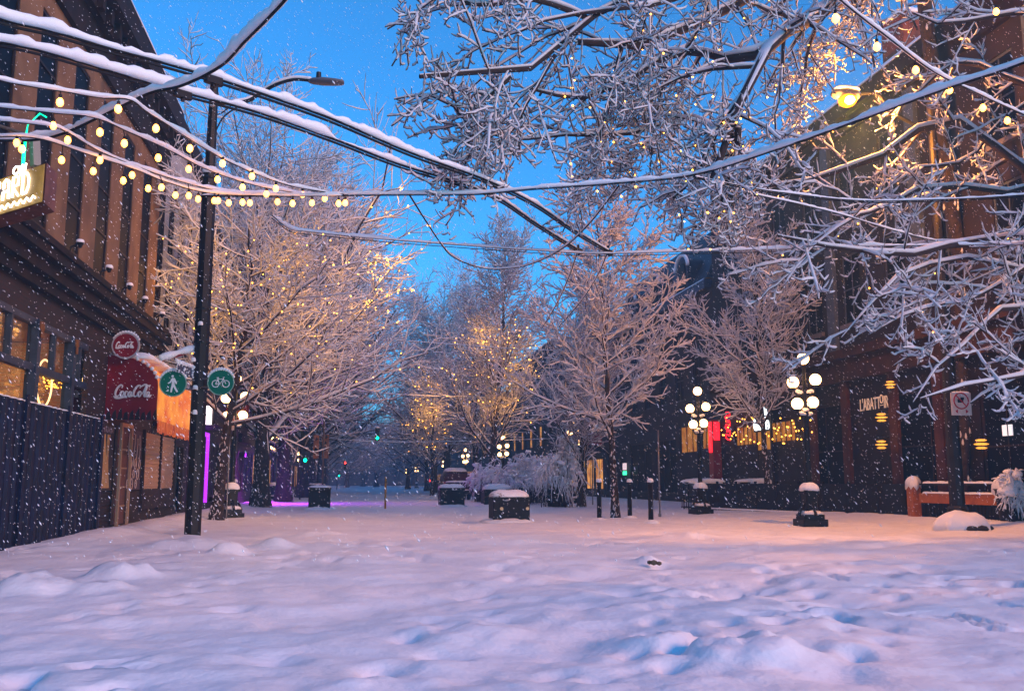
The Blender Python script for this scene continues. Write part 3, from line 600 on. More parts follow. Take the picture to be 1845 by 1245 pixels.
# ---- right building (brick hotel)
RB = thing('brick_hotel', (XR, 30, 0), 'large dark red brick building with tall windows and roof chimneys behind the globe lamps', 'building')
hr = []
for k in range(11):
    y = 13.6+2.85*k
    hr += [(y, y+1.25, 6.9, 9.5), (y, y+1.25, 10.7, 13.2)]
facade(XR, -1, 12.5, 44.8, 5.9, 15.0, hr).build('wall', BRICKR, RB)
for h in hr:
    g = window(RB, XR, -1, *h, fm=mat('sash_grey', (.06, .07, .09), .5))
    MB().box(XR-0.12, XR+0.01, h[0]-0.12, h[1]+0.12, h[2]-0.16, h[2]-0.002).build('sill', mat('stone_sill', (.16, .14, .14), .8), g)
for k in range(10):
    y = 15.25+2.85*k
    if k in (2, 4, 6): MB().box(XR-0.16, XR-0.002, y, y+0.55, 5.95, 14.3).build('pilaster', mat('stone_blue', (.09, .11, .14), .8, var=.3), RB)
groundh = [(13.2, 17.2, 0.5, 4.1), (17.8, 21.8, 0.5, 4.1), (22.5, 24.6, 0.2, 4.1), (25.3, 28.9, 0.5, 4.1), (32.0, 35.6, 0.5, 4.1), (36.3, 39.2, 2.75, 3.8), (39.8, 42.6, 2.75, 3.8)]
facade(XR, -1, 12.5, 44.8, 0, 4.8, groundh).build('lower_wall', mat('shopfront_dark', (.018, .010, .008), .6, var=.5, scale=2), RB)
for h in groundh[:4]+[groundh[4]]: window(RB, XR, -1, *h, fm=DKWOOD, bars=(1, 1), fr=0.1)
for j, h in enumerate(groundh[5:]):
    window(RB, XR, -1, *h, fm=DKWOOD, bars=(5, 0), gm=AMBER, fr=0.12)
MB().box(XR-0.30, XR+0.01, 12.4, 44.9, 4.8, 5.6).box(XR-0.52, XR+0.01, 12.4, 44.92, 5.6, 5.92).build('shop_cornice', mat('band_orange', (.060, .024, .009), .8, col2=(.025, .011, .006), scale=2), RB)
MB().box(XR-0.45, XR+0.01, 12.4, 44.9, 14.5, 15.05).box(XR-0.2, XR+0.01, 12.4, 44.88, 14.0, 14.5).build('roof_cornice', CORN, RB)
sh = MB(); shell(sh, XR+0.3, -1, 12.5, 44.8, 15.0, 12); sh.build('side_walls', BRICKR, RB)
roofsnow(RB, XR, -1, 12.4, 44.8, 15.06, 3, 0.48)
for px, py, Y in [(1398, 285, 41.5), (1650, 100, 27.6), (1345, 345, 44.2)]:
    p = MB().box(XR+0.3, XR+1.1, Y, Y+1.3, 15.2, 16.9).box(XR+0.22, XR+1.18, Y-0.08, Y+1.38, 16.9, 17.1).build('chimney', mat('chimney_red', (.25, .06, .03), .8, var=.4), RB)
    snowcap(MB(), (XR+0.7, Y+0.65, 17.1), 1.0, 1.5, 0.3, seed=int(Y)).build('snow_cap', SNOW, p, True)
for px in (1470, 1530, 1618, 1700):
    y = onx(px, 800, XR)[1]; MB().box(XR-0.14, XR-0.002, y-0.22, y+0.22, 0, 4.79).build('shop_column', mat('column_rust', (.085, .028, .010), .7, col2=(.04, .010, .006), scale=2), RB)
L0 = onx(1550, 741, XR-0.05); L1 = onx(1601, 735, XR-0.05)
ab = thing('restaurant_sign', L0, 'pale capital letters of a restaurant name on the dark shopfront above the oval lanterns', 'sign')
LET = mat('letters_pale', (.75, .62, .48), .5, emit=(1, .7, .45), es=0.10)
wL = L0[1]-L1[1]; hL = onx(1550, 717, XR-0.05)[2]-L0[2]
text_mesh("L'ABATT  IR", hL*1.28, (XR-0.06, L0[1], L0[2]), (0, -1, 0), (0, 0, 1), LET, 'lettering', ab, 0.01, fit=wL, bold=0.0)
t = text_mesh("O", hL*0.95, (XR-0.06, L0[1]-wL*0.722, L0[2]+hL*0.35), (0, -1, 0), (0, 0, 1), LET, 'raised_letter', ab, 0.01, fit=wL*.105, bold=0.0)
MB().box(XR-0.08, XR-0.04, L0[1]-wL*0.82, L0[1]-wL*0.74, L0[2]+hL*0.2, L0[2]+hL*0.25).build('underline', LET, ab)
lantern_lab = ['oval amber wall lantern above and right of the restaurant lettering', 'oval amber wall lantern just below the restaurant lettering', 'two-leaf amber wall lantern lowest beneath the restaurant lettering', 'oval amber wall lantern right of the pole with the no stopping sign']
LNT = mat('lantern_amber', (.6, .3, .05), .4, emit=(1, .42, .05), es=.6)
for k, (px, py, r) in enumerate([(1604, 693, .17), (1588, 752, .20), (1588, 801, .20), (1768, 800, .2)]):
    q = onx(px, py, XR-0.3); t = thing('wall_lantern', q, lantern_lab[k], 'lantern', 'amber lanterns on the restaurant front')
    for j in range(3):
        m2 = MB(); zz = q[2]+(j-1)*r*0.55; w = r*(1.0 if j == 1 else 0.75)
        m2.lathe([(w*.55, -r*.16), (w, -r*.05), (w, r*.05), (w*.5, r*.16)], (q[0], q[1], zz), 14); m2.build('glass_band', LNT, t)
    MB().tube([(q[0]+0.3, q[1], q[2]+r*1.3), (q[0], q[1], q[2]+r*1.3), (q[0], q[1], q[2]-r*1.2)], 0.02, 6).build('bracket', BLACK, t)
# ---- right building two: red neon frontage + slate mansard
RM = thing('mansard_building', (XR, 55, 0), 'building with dark slate mansard roof and arched dormer beyond the brick one', 'building')
hm = [(46.6+2.9*k, 47.9+2.9*k, z, z+2.3) for k in range(7) for z in (5.6, 8.6)]
gh = [(45.3, 47.0, 2.8, 4.2), (47.5, 50.3, 2.7, 4.2), (51.0, 54.5, 0.5, 3.6), (55.5, 60, 0.5, 3.6), (61, 66, 0.5, 3.6)]
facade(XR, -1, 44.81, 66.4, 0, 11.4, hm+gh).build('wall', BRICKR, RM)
for h in hm: window(RM, XR, -1, *h, fm=BLUEGREY)
for j, h in enumerate(gh): window(RM, XR, -1, *h, fm=DKWOOD, bars=(2, 0), gm=AMBER if j < 2 else GLASSD)
sh = MB(); shell(sh, XR+0.3, -1, 44.81, 66.4, 11.4, 12); sh.build('side_walls', BRICKR, RM)
SL = mat('slate_blue', (.03, .04, .06), .6, var=.5, scale=4)
ms = MB(); P = [(0, 11.4), (1.1, 13.4), (1.6, 14.6), (1.9, 15.3)]
V = []
for u, z in P: V += [(XR+u, 46.0+u*0.9, z), (XR+u, 66.4-u*.9, z), (XR+10, 66.4-u*.9, z), (XR+10, 46.0+u*0.9, z)]
ms.add(V, [(i*4+k, i*4+(k+1) % 4, (i+1)*4+(k+1) % 4, (i+1)*4+k) for i in range(3) for k in range(4)]+[(12, 13, 14, 15)]); ms.build('mansard_roof', SL, RM)
MB().box(XR-0.4, XR+0.01, 44.9, 66.4, 11.0, 11.45).build('cornice', BLUEGREY, RM)
roofsnow(RM, XR, -1, 45, 66.4, 11.46, 0.3, 0.4, .12)
d = MB(); yc = 54.0
for k in range(3):
    yc = 49.5+k*5; pr = [(-0.9, 0), (0.9, 0), (0.9, 1.3)]+[(0.9*math.cos(t), 1.3+0.7*math.sin(t)) for t in np.linspace(0.3, 2.84, 8)]+[(-0.9, 1.3)]
    dd = MB().prism(pr, lambda u, v, dd_: (XR+dd_, yc+u, 11.6+v), 0.1, 1.6).build('dormer', SL, RM)
    MB().prism([(u*.62, 0.25+v*.75) for u, v in pr], lambda u, v, dd_: (XR+dd_, yc+u, 11.6+v), 0.06, 0.12).build('window', GLASSD, dd)
    MB().tube([(XR+0.05, yc+1.05*math.cos(t), 12.95+0.85*math.sin(t)) for t in np.linspace(0.1, 3.04, 14)], 0.1, 6).build('snow_arch', SNOW, dd, True)
# red neon column
NR = mat('neon_red', (.5, 0, 0), .4, emit=(1.0, 0.01, 0.02), es=1.3)
c = onx(1286, 800, XR-0.3); rn = thing('red_neon_sign', c, 'vertical red neon sign column glowing behind the smaller right lamp post', 'sign')
MB().box(XR-0.45, XR-0.02, c[1]-0.28, c[1]+0.28, 1.2, 4.2).build('column', mat('col_red', (.35, .02, .02), .5), rn)
MB().box(XR-0.48, XR-0.455, c[1]-0.2, c[1]+0.2, 2.6, 4.1).box(XR-0.4, XR-0.1, c[1]-0.30, c[1]-0.285, 3.2, 4.1).build('neon_face', NR, rn)
tt = thing('red_neon_letters', onx(1315, 780, XR-0.4), 'small red neon lettering hanging right of the red neon column', 'sign')
q = onx(1312, 795, XR-0.5); nn = MB()
for k in range(3):
    z = q[2]+0.05+k*0.45; nn.tube(smooth_pts([(q[0], q[1]-0.25, z), (q[0], q[1]+0.2, z+0.1), (q[0], q[1]+0.2, z+0.3), (q[0], q[1]-0.2, z+0.2), (q[0], q[1]-0.25, z+0.38), (q[0], q[1]+0.15, z+0.42)], 3), 0.035, 6)
nn.build('neon_tube', NR, tt); MB().tube([(q[0], q[1]+0.3, q[2]), (q[0], q[1]+0.3, q[2]+1.5), (XR, q[1]+0.3, q[2]+1.5)], 0.03, 6).build('bracket', BLACK, tt)
wsn = thing('white_neon_sign', onx(1370, 765, XR-0.3), 'white glowing shop sign in two lines above the amber door', 'sign')
q0 = onx(1358, 775, XR-0.3); WN = mat('neon_cool', (1, 1, 1), .3, emit=(.85, .95, 1), es=1.2)
text_mesh('Guide', 0.72, (q0[0], q0[1], q0[2]), (0, -1, 0), (0, 0, 1), WN, 'lower_line', wsn, 0.02, .9, bold=.03)
text_mesh('the', 0.5, (q0[0], q0[1]-0.9, q0[2]+0.62), (0, -1, 0), (0, 0, 1), WN, 'upper_line', wsn, 0.02, .9, bold=.03)
MB().box(XR-0.28, XR-0.22, q0[1]-1.75, q0[1]+0.05, q0[2]-0.1, q0[2]+1.1).build('backing', BLACK, wsn)
ad = thing('amber_door', onx(1377, 800, XR-0.1), 'amber glazed door panel glowing under the white neon sign', 'door')
a0 = onx(1365, 779, XR-0.1); a1 = onx(1389, 809, XR-0.1)
MB().box(XR-0.1, XR-0.04, a1[1], a0[1], a1[2], a0[2]).build('glass', AMBER, ad); MB().box(XR-0.12, XR-0.02, a1[1]-0.1, a1[1]-0.002, 0, a0[2]+.1).box(XR-0.12, XR-0.02, a0[1]+0.002, a0[1]+0.1, 0, a0[2]+.1).box(XR-0.11, XR-0.03, a1[1], a0[1], 0.1, a1[2]-0.01).build('frame', DKWOOD, ad)
wf = MB(); rg = random.Random(12); WP = []
for k in range(70):
    px = 1300+165*k/70; q = onx(px, rg.uniform(752, 800), XR-0.25); wf.ball(q, 0.028, 6); WP.append(q)
wf.mi = 1; wf.tube(WP, .004, 3)
tag(wf.build('window_fairy_lights', [FAIRY, CABLE]), 'scattered fairy lights in the amber windows between the two right lamp posts', 'fairy lights')
gn = thing('green_window_sign', onx(1128, 850, XR), 'tiny green and white lit sign in the dark window behind the bollards', 'sign')
q = onx(1125, 852, XR-0.2); MB().box(q[0], q[0]+0.05, q[1]-0.4, q[1]+0.4, q[2]-0.13, q[2]+0.13).build('lower_panel', mat('panel_green', (0, .5, .2), .4, emit=(.05, 1, .4), es=1), gn)
MB().box(q[0], q[0]+0.05, q[1]-0.4, q[1]+0.4, q[2]+0.2, q[2]+0.65).build('upper_panel', mat('panel_white', (.8, .7, .7), .4, emit=(1, .75, .75), es=.4), gn)
# right edge lit window signs
q = onx(1815, 775, XR-0.05); ws2 = thing('lit_window_sign', q, 'white lit poster in the shop window at the right edge', 'sign')
MB().box(XR-0.06, XR-0.03, q[1]-0.2, q[1]+0.2, q[2]-0.15, q[2]+0.15).build('panel', mat('poster_lit', (.8, .8, .8), .4, emit=(.85, .9, 1), es=.35), ws2); MB().box(XR-0.075, XR-0.062, q[1]-0.05, q[1]-0.02, q[2]-0.15, q[2]+0.15).build('bar', BLACK, ws2)
# ------------------------------------------------------------------ street light pole (left)
YP = 22.75
pb = onz(345, 960); pt = ony(390, 128, YP)
sp_ = thing('street_light', (pb[0], YP, 0), 'tall dark street light pole with curved arm carrying the round green signs', 'street light')
m = MB(); zc_ = ony(372, 312, YP)[2]
m.tube([(pb[0]+0.02, YP, -0.1), (pb[0]+0.02, YP, zc_)], [0.185, 0.165], 8); m.tube([(pb[0]+0.02, YP, zc_), (pb[0]+0.03, YP, pt[2])], [0.125, 0.095], 8)
for z in (2.7, 3.3, 4.4, 5.2, 8.4): m.lathe([(0.19, z-0.02), (0.19, z+0.02)], (pb[0]+0.02, YP, 0), 10)
m.build('pole', mat('pole_paint', (.012, .010, .009), .5, var=.4, scale=3, bump=.3), sp_, False)
px_ = pb[0]+0.03
arm = [ony(390, 186, YP), ony(440, 184, YP), ony(470, 168, YP), ony(500, 152, YP-0.2), ony(530, 144, YP-0.3), ony(560, 146, YP-0.4)]
arm[0] = np.array((px_, YP, arm[0][2])); A_ = smooth_pts(arm, 5); m = MB().tube(A_, [0.055-0.02*i/len(A_) for i in range(len(A_))], 8)
brc = smooth_pts([(px_, YP, ony(385, 255, YP)[2]), ony(400, 215, YP), ony(425, 195, YP), ony(445, 184, YP)], 5); m.tube(brc, 0.02, 6); m.tube(smooth_pts([(px_, YP, arm[0][2]-.3), ony(398, 205, YP), ony(420, 188, YP)], 4), .015, 5)
m.build('arm', MATS['pole_paint'], sp_, True)
h0 = ony(556, 147, YP-0.4); h1 = ony(620, 150, YP-0.6); lh = MB(); D = h1-h0; secs = []
for t, w, hh in [(0, .06, .05), (.12, .13, .09), (.4, .17, .11), (.7, .17, .09), (.95, .13, .07), (1, .08, .04)]: secs.append((h0+D*t, w, hh))
V = []
for c, w, hh in secs:
    for k in range(10):
        a = 2*math.pi*k/10; V.append((c[0], c[1]+w*math.cos(a), c[2]+hh*math.sin(a)*(1 if math.sin(a) > 0 else .6)))
lh.add(V, [(i*10+k, i*10+(k+1) % 10, (i+1)*10+(k+1) % 10, (i+1)*10+k) for i in range(5) for k in range(10)]+[tuple(range(9, -1, -1)), tuple(range(50, 60))])
lhm = lh.build('lamp_head', mat('lamp_grey', (.12, .12, .14), .5), sp_, True)
ph = h0+D*.28; MB().tube([(ph[0], ph[1], ph[2]+.06), (ph[0], ph[1], ph[2]+.24)], [.07, .06], 10).build('photocell', BLACK, lhm)
sn = MB()
for i in range(2, len(A_)-1): sn.ball(A_[i]+np.array((0, 0, .055)), .045, 7, .8)
sn.tube([a+np.array((0, 0, .06)) for a in A_[3:]], .045, 7); snowcap(sn, (px_, YP, pt[2]), .2, .2, .1, n=12)
snowcap(sn, (pb[0]+.02, YP, zc_), .36, .36, .16, n=14)
for k, (px, py) in enumerate([(361, 585), (348, 650), (352, 700), (351, 745), (383, 190)]):
    q = ony(px, py, YP-.2); snowcap(sn, q, .12, .1, .08, n=9, seed=k)
sn.build('snow_cover', SNOW, sp_, True)

def round_sign(px, py, label, sym):
    c = ony(px, py, YP-0.3); r = 22.5/F*22.8; t = thing('round_sign', c, label, 'sign', 'round green path signs on the pole')
    MB().lathe([(r, -0.018), (r, 0.018)], c, 40, 'y').build('disc', GREEN, t)
    rm_ = MB()
    rm_.tube([(c[0]+(r-.012)*math.cos(a), c[1]-.02, c[2]+(r-.012)*math.sin(a)) for a in np.linspace(0, 2*math.pi, 41)], .012, 5)
    rm_.build('rim', mat('rim_green', (.25, .42, .34), .4), t)
    sy = MB(); s = r/20.0
    f = lambda u, v, d: (c[0]+u*s, c[1]-.02-d, c[2]+v*s)
    if sym == 'walk':
        sy.prism([(1.8*math.cos(a)-1, 11+1.8*math.sin(a)) for a in np.linspace(0, 5.9, 12)], f, 0, .006)
        sy.prism([(-1.5, 8.6), (2.2, 8.2), (3.6, 5.5), (5.8, 1.5), (5.0, -1.2), (3.7, -.6), (3.2, 1.2), (2.2, 3.2), (2.4, -1.5), (-1.8, -1.8), (-1.8, 3.6), (-4.0, .5), (-7, -.6), (-7.6, .8), (-4.8, 2.4), (-3.2, 6)], f, 0, .006)
        sy.prism([(-1.8, -1.75), (2.4, -1.45), (4.6, -6), (8.2, -12.5), (5.8, -13.4), (2.2, -7.6), (.9, -5), (-.2, -8), (-1.0, -13.6), (-3.4, -13.4), (-2.9, -7.5)], f, 0, .006)
        sy.prism([(-10, -12), (-6.2, -12.4), (-5.6, -10), (-6.6, -8.8), (-8, -10.4)], f, 0, .006)
    else:
        for cx in (-7.6, 7.6): sy.tube([f(cx+5.1*math.cos(a), -2.2+5.1*math.sin(a), .004) for a in np.linspace(0, 2*math.pi, 25)], .011, 5)
        for P in [[(-7.6, -2.2), (-4.2, 5.0), (3.8, 5.0), (7.6, -2.2)], [(-4.4, 4.6), (-1.2, -2.6), (3.6, 4.6)], [(-7.6, -2.2), (-1.2, -2.6)], [(3.8, 5.0), (3.3, 7.6), (5.4, 7.8)], [(-6.2, 7.0), (-2.8, 7.0)], [(-4.2, 5), (-4.6, 7)]]:
            sy.tube([f(p[0], p[1], .004) for p in P], .011, 5)
    sy.build('symbol', WHITE, t)
    s2 = MB()
    for a in np.linspace(.45, 2.7, 13): s2.ball((c[0]+(r+.01)*math.cos(a), c[1]-.005, c[2]+(r+.012)*math.sin(a)), .022+.022*math.sin(a), 7)
    s2.build('snow_cap', SNOW, t, True)
    MB().tube([(c[0], c[1]+.03, c[2]+.1), (pb[0], YP-.1, c[2]+.1)], .02, 6).tube([(c[0], c[1]+.03, c[2]-.1), (pb[0], YP-.1, c[2]-.1)], .02, 6).build('bracket', METAL, t)
round_sign(312, 691, 'round green sign with a white walking figure, fixed beside the dark pole', 'walk')
round_sign(398, 689, 'round green sign with a white bicycle, fixed beside the dark pole', 'bike')
st = thing('street_name_sign', ony(318, 650, YP), 'street name blades buried in snow above the walking figure sign', 'sign')
a_, b_ = ony(292, 648, YP-.3), ony(346, 632, YP); MB().tube([a_, b_], .05, 6).build('blade', mat('blade_red', (.25, .02, .03), .5), st)
a2, b2 = ony(318, 660, YP-.5), ony(350, 672, YP-.1)
m = MB()
for t in np.linspace(0, 1, 12): q = a_+(b_-a_)*t; m.ball(q+np.array((0, 0, .05)), .10+.02*math.sin(t*9), 8, .8)
m.build('snow_cap', SNOW, st, True)
m = MB().add([a2+np.array((0, 0, -.1)), b2+np.array((0, 0, -.15)), b2+np.array((0, 0, .1)), a2+np.array((0, 0, .12)), a2+np.array((0, .03, -.1)), b2+np.array((0, .03, -.15)), b2+np.array((0, .03, .1)), a2+np.array((0, .03, .12))], [(0, 1, 2, 3), (7, 6, 5, 4), (0, 4, 5, 1), (1, 5, 6, 2), (2, 6, 7, 3), (3, 7, 4, 0)]); m.build('lower_blade', mat('blade_blue', (.05, .06, .10), .5), st)
m = MB()
rg = random.Random(2)
for k in range(40): t = rg.random(); q = a2+(b2-a2)*t+np.array((0, -.02, rg.uniform(-.12, .12))); m.ball(q, rg.uniform(.012, .03), 5)
for t in np.linspace(0, 1, 8): m.ball(a2+(b2-a2)*t+np.array((0, 0, .13)), .05, 7)
m.build('snow_specks', SNOW, st, True)

# ------------------------------------------------------------------ globe lamps
def globe_lamp(x, y, label, rot=0.0, energy=0):
    t = thing('globe_lamp', (0, 0, 0), label, 'street lamp', 'five-globe street lamps')
    p = MB(); p.cbox((0, 0, .04), (.72, .72, .2), 0, .04); p.cbox((0, 0, .2), (.6, .6, .14), 0, .05)
    p.cbox((0, 0, .52), (.34, .34, .62), 0, .04); p.cbox((0, 0, .88), (.44, .44, .1), 0, .05); p.cbox((0, 0, .96), (.3, .3, .06), 0, .04)
    for s in (-1, 1): p.tube([(s*.34, 0, .24), (s*.26, 0, .42), (s*.16, 0, .60)], [.05, .035, .03], 6); p.tube([(0, s*.34, .24), (0, s*.26, .42), (0, s*.16, .60)], [.05, .035, .03], 6)
    p.build('pedestal', BLACK, t)
    q = MB(); q.lathe([(.13, .96), (.11, 1.1), (.085, 1.2), (.08, 2.6), (.10, 2.65), (.07, 2.72), (.065, 3.0), (.09, 3.03), (.06, 3.1), (.05, 4.3), (.09, 4.36), (.09, 4.42)], (0, 0, 0), 14); q.build('post', BLACK, t, True)
    ar = MB(); sn = MB(); spots = []
    for k, (rr, zz) in enumerate([(.31, 3.98), (.34, 3.36)]):
        for j in range(2):
            a = math.pi*j+(0.45 if k else -0.25); cx, cy = rr*math.cos(a), rr*math.sin(a); spots.append((cx, cy, zz+.02-(.07*j)))
            ar.tube(smooth_pts([(0, 0, zz-.32), (cx*.4, cy*.4, zz-.42), (cx*.85, cy*.85, zz-.36), (cx, cy, zz-.2)], 4), .022, 6)
            ar.tube(smooth_pts([(0, 0, zz-.1), (cx*.35, cy*.35, zz+.02), (cx*.55, cy*.55, zz-.16), (cx*.3, cy*.3, zz-.25)], 4), .014, 5)
            ar.lathe([(.05, -.03), (.075, .03)], (cx, cy, spots[-1][2]-.18), 10)
            for w in (.35, .6): snowcap(sn, (cx*w, cy*w, zz-.38+.1*w), .16, .12, .07, n=10, seed=k+j)
        for a in np.linspace(0, 6.28, 9): ar.ball((.06*math.cos(a), .06*math.sin(a), zz-.3), .02, 5)
    ar.build('arms', BLACK, t, True); spots.append((0, 0, 4.60))
    for (cx, cy, cz) in spots:
        MB().ball((cx, cy, cz), .162, 18).build('globe', GLOBE, t, True)
    snowcap(sn, (0, 0, .93), .5, .5, .2, n=16, pw=3); snowcap(sn, (.03, 0, .27), .56, .56, .12, n=18, pw=4, jag=.3); snowcap(sn, (0, 0, 3.12), .2, .2, .08, n=10)
    sn.build('snow_cap', SNOW, t, True)
    t.location = (x, y, 0); t.rotation_euler.z = rot
    return t
spotsL = [(12.4, 24.6, 'five-globe lamp nearest on the right, standing clear on the snow before the dark restaurant', 0),
          (12.85, 34.2, 'smaller five-globe lamp in front of the red neon column', .15), (-4.05, 32.6, 'globe lamp on the left behind the bicycle sign and wrapped tree trunk', .4),
          (12.2, 52, 'five-globe lamp between the hedge and the bare tree with bollards', .3), (11.5, 74, 'globe lamp cluster low behind the fairy lit tree and hedge', 0), (11.7, 102, 'globe lamp showing as one bright ball above the parked car', .6),
          (-5.1, 61, 'globe lamp on the left seen between two dark trunks', 1.0), (-5.3, 96, 'small far globe lamp on the left near the hanging green signal', .2), (11.9, 128, 'far globe lamp behind the parked car', .2),
          (11.8, 160, 'far globe lamp just right of the yellow post, nearer one of the cluster', .9), (11.9, 188, 'far globe lamp in the middle of the distant cluster', .3), (11.7, 220, 'farthest globe lamp of the cluster beside the yellow post', .5)]
g0 = globe_lamp(*spotsL[0][:3], spotsL[0][3])
for x, y, lb_, r in spotsL[1:]:
    g = copy_tree(g0); g.location = (x, y, 0); g.rotation_euler.z = r; g['label'] = lb_
    for ch in g.children: ch.matrix_parent_inverse = g0.children[0].matrix_parent_inverse

# right street light: pole with the no stopping sign, sodium lamp on its arm
bR = onz(1728, 952); YSo = bR[1]; q = ony(1525, 181, YSo); zT = q[2]-.1
so = thing('street_light', (bR[0], YSo, 0), 'street light at right with a bright yellow sodium lamp burning on its long arm', 'street light')
MB().tube([(bR[0], YSo, -.1), (bR[0], YSo, 5), (bR[0], YSo, zT+.3)], [.20, .15, .09], 10).lathe([(.25, -.05), (.25, .5), (.21, .56)], (bR[0], YSo, 0), 10).build('pole', mat('pole_paint_right', (.022, .018, .016), .5, var=.4, scale=3, bump=.3), so)
MB().tube(smooth_pts([(bR[0], YSo, zT-.7), (bR[0]-1.1, YSo, zT-.15), (q[0]+.9, YSo, q[2]+.22), (q[0]+.3, YSo, q[2]+.18)], 5), [.05]*16, 8).build('arm', BLACK, so, True)
MB().lathe([(.05, -.42), (.13, -.3), (.16, 0), (.13, .3), (.06, .38)], (q[0], q[1], q[2]+.14), 14, 'x').build('lamp_head', MATS['lamp_grey'], so, True)
MB().ball((q[0], q[1]-.05, q[2]-.03), .24, 14, .7).build('lens', mat('sodium_glow', (.1, .05, .0), .4, emit=(1.0, .145, .004), es=3.2), so, True)
MB().ball((q[0]-.02, q[1]-.17, q[2]-.07), .15, 12, .75).build('lamp_bulb', mat('sodium_core', (.1, .05, .0), .4, emit=(1.0, .52, .12), es=25), so, True)
sl2 = bpy.data.lights.new('sodium_light', 'POINT'); sl2.energy = 2000; sl2.color = (1.0, .34, .05); sl2.shadow_soft_size = .2; s_o = bpy.data.objects.new('sodium_light', sl2); COL.objects.link(s_o); s_o.location = (q[0]-.05, q[1]-.5, q[2]-.8); attach(s_o, so)
snowcap(MB(), (q[0], q[1], q[2]+.28), .75, .36, .12, n=18).build('snow_cap', SNOW, so, True)

# ------------------------------------------------------------------ cables with snow
def cable(name, pts, r, snow, label, cat='cable', twin=0.0, group=None, seed=0, k=8, flat=1.15):
    """pts: world points; snow: piled height on top (list along or number)"""
    P = np.array(smooth_pts(pts, k)); n = len(P); t = thing(name, P[0], label, cat, group)
    m = MB().tube(P, r, 6)
    if twin: m.tube(P+np.array((0, 0, -twin)), r*.8, 5)
    m.build('wire', CABLE, t, True)
    # snow: resample finer
    seg = np.linalg.norm(np.diff(P, axis=0), axis=1); s = np.concatenate([[0], np.cumsum(seg)]); nn = max(8, int(s[-1]/0.07)); ss = np.linspace(0, s[-1], nn)
    Q = np.stack([np.interp(ss, s, P[:, i]) for i in range(3)], 1); hh = snow if np.isscalar(snow) else np.interp(ss/s[-1], np.linspace(0, 1, len(snow)), snow)
    hh = hh*(0.85+0.45*NZ(ss/0.5+seed*7, ss*0+seed)+.5*NZ(ss/0.13+3, ss*0+seed)+.3*NZ(ss/0.05+3, ss*0+seed))*np.clip(1.1-3.5*np.maximum(NZ(ss/0.9+seed*3, ss*0+seed+5)-.22, 0), .12, 1)
    a = hh*0.50+r*.9; b = hh*0.5*flat; T = np.gradient(Q, axis=0); T /= np.linalg.norm(T, axis=1)[:, None]+1e-9
    side = np.cross(T, (0, 0, 1)); side /= np.linalg.norm(side, axis=1)[:, None]+1e-9; N8 = 9; V = []
    a[0] = a[-1] = b[0] = b[-1] = .001
    an = 2*np.pi*np.arange(N8)/N8; cz = Q+np.array((0, 0, 1))*(b*.85)[:, None]
    V = cz[:, None, :]+side[:, None, :]*(np.cos(an)[None, :, None]*a[:, None, None])+np.array((0, 0, 1))*(np.sin(an)[None, :, None]*b[:, None, None])
    i = np.arange(nn-1)[:, None]*N8; kk = np.arange(N8)[None, :]; Qd = np.stack([i+kk, i+(kk+1) % N8, i+N8+(kk+1) % N8, i+N8+kk], -1).reshape(-1, 4)
    npmesh('snow_cover', V.reshape(-1, 3), Qd, SNOW, t)
    return t, P
Z1 = 5.7
def zl(L, z): return [onz(x, y, z) for x, y in L]
cable('trolley_wire', zl([(-30, 22), (22, 40), (100, 58), (200, 88), (290, 112), (385, 140), (490, 175), (600, 215), (740, 275), (870, 322), (960, 365), (1030, 412), (1096, 452)], Z1), .022, [.13, .13, .12, .13, .10, .07, .06, .05, .05, .05], 'thick snow-loaded trolley wire, upper of the two sweeping from the top left corner', 'wire', .05, 'trolley wires', 1)
cable('trolley_wire', zl([(-30, 72), (22, 80), (90, 96), (200, 128), (330, 166), (470, 204), (600, 250), (720, 296), (830, 330), (900, 358), (965, 402), (1042, 450)], Z1+.12), .022, [.12, .12, .11, .12, .09, .06, .05, .05, .05, .05], 'thick snow-loaded trolley wire, lower of the two sweeping from the left edge', 'wire', .05, 'trolley wires', 2)
SPN, _ = cable('span_cable', zl([(520, -8), (490, 25), (440, 75), (398, 118), (330, 152), (275, 165), (232, 184), (175, 212), (118, 238), (70, 250), (15, 252), (-30, 250)], 5.55), .014, [.10, .12, .12, .10, .08, .08, .08, .09, .09, .07], 'snowy diagonal span cable crossing both trolley wires at upper left', 'cable', .02, None, 3)
cable('cross_cable', zl([(360, 352), (520, 352), (620, 351), (740, 350), (860, 349), (960, 340), (1100, 330), (1250, 314), (1400, 268), (1550, 215), (1700, 160), (1880, 98), (2500, -160)], 5.5), .010, [.06, .07, .06, .06, .07, .08, .08, .08, .09, .09], 'long snowy cable running from the festoon strings across to the right edge', 'cable', .02, None, 4)
cable('span_wire', zl([(490, 388), (522, 412), (560, 418), (700, 432), (900, 447), (1040, 456), (1100, 457), (1250, 453), (1400, 449), (1530, 444), (1700, 442), (1880, 438), (2300, 420)], 5.6), .010, [.07, .06, .05, .05, .06, .07, .07, .06, .06, .07], 'horizontal span wire across the middle of the trees holding the trolley wires', 'wire', .05, None, 5)
cable('hanging_wire', zl([(738, 352), (765, 395), (795, 440), (815, 462), (850, 478), (890, 485), (950, 478), (1010, 450), (1060, 405), (1115, 335)], 5.5), .014, [.01, .01, .01, .05, .05, .04, .04, .035, .03, .02], 'thin wire sagging in a loop below the crossing cables at centre', 'wire', 0, None, 6)
cable('span_wire', zl([(1250, 318), (1330, 334), (1400, 346), (1540, 361), (1680, 360), (1880, 348), (2300, 300)], 5.6), .012, .035, 'thin snowy wire running level through the right tree below the long cable', 'wire', .03, None, 7)
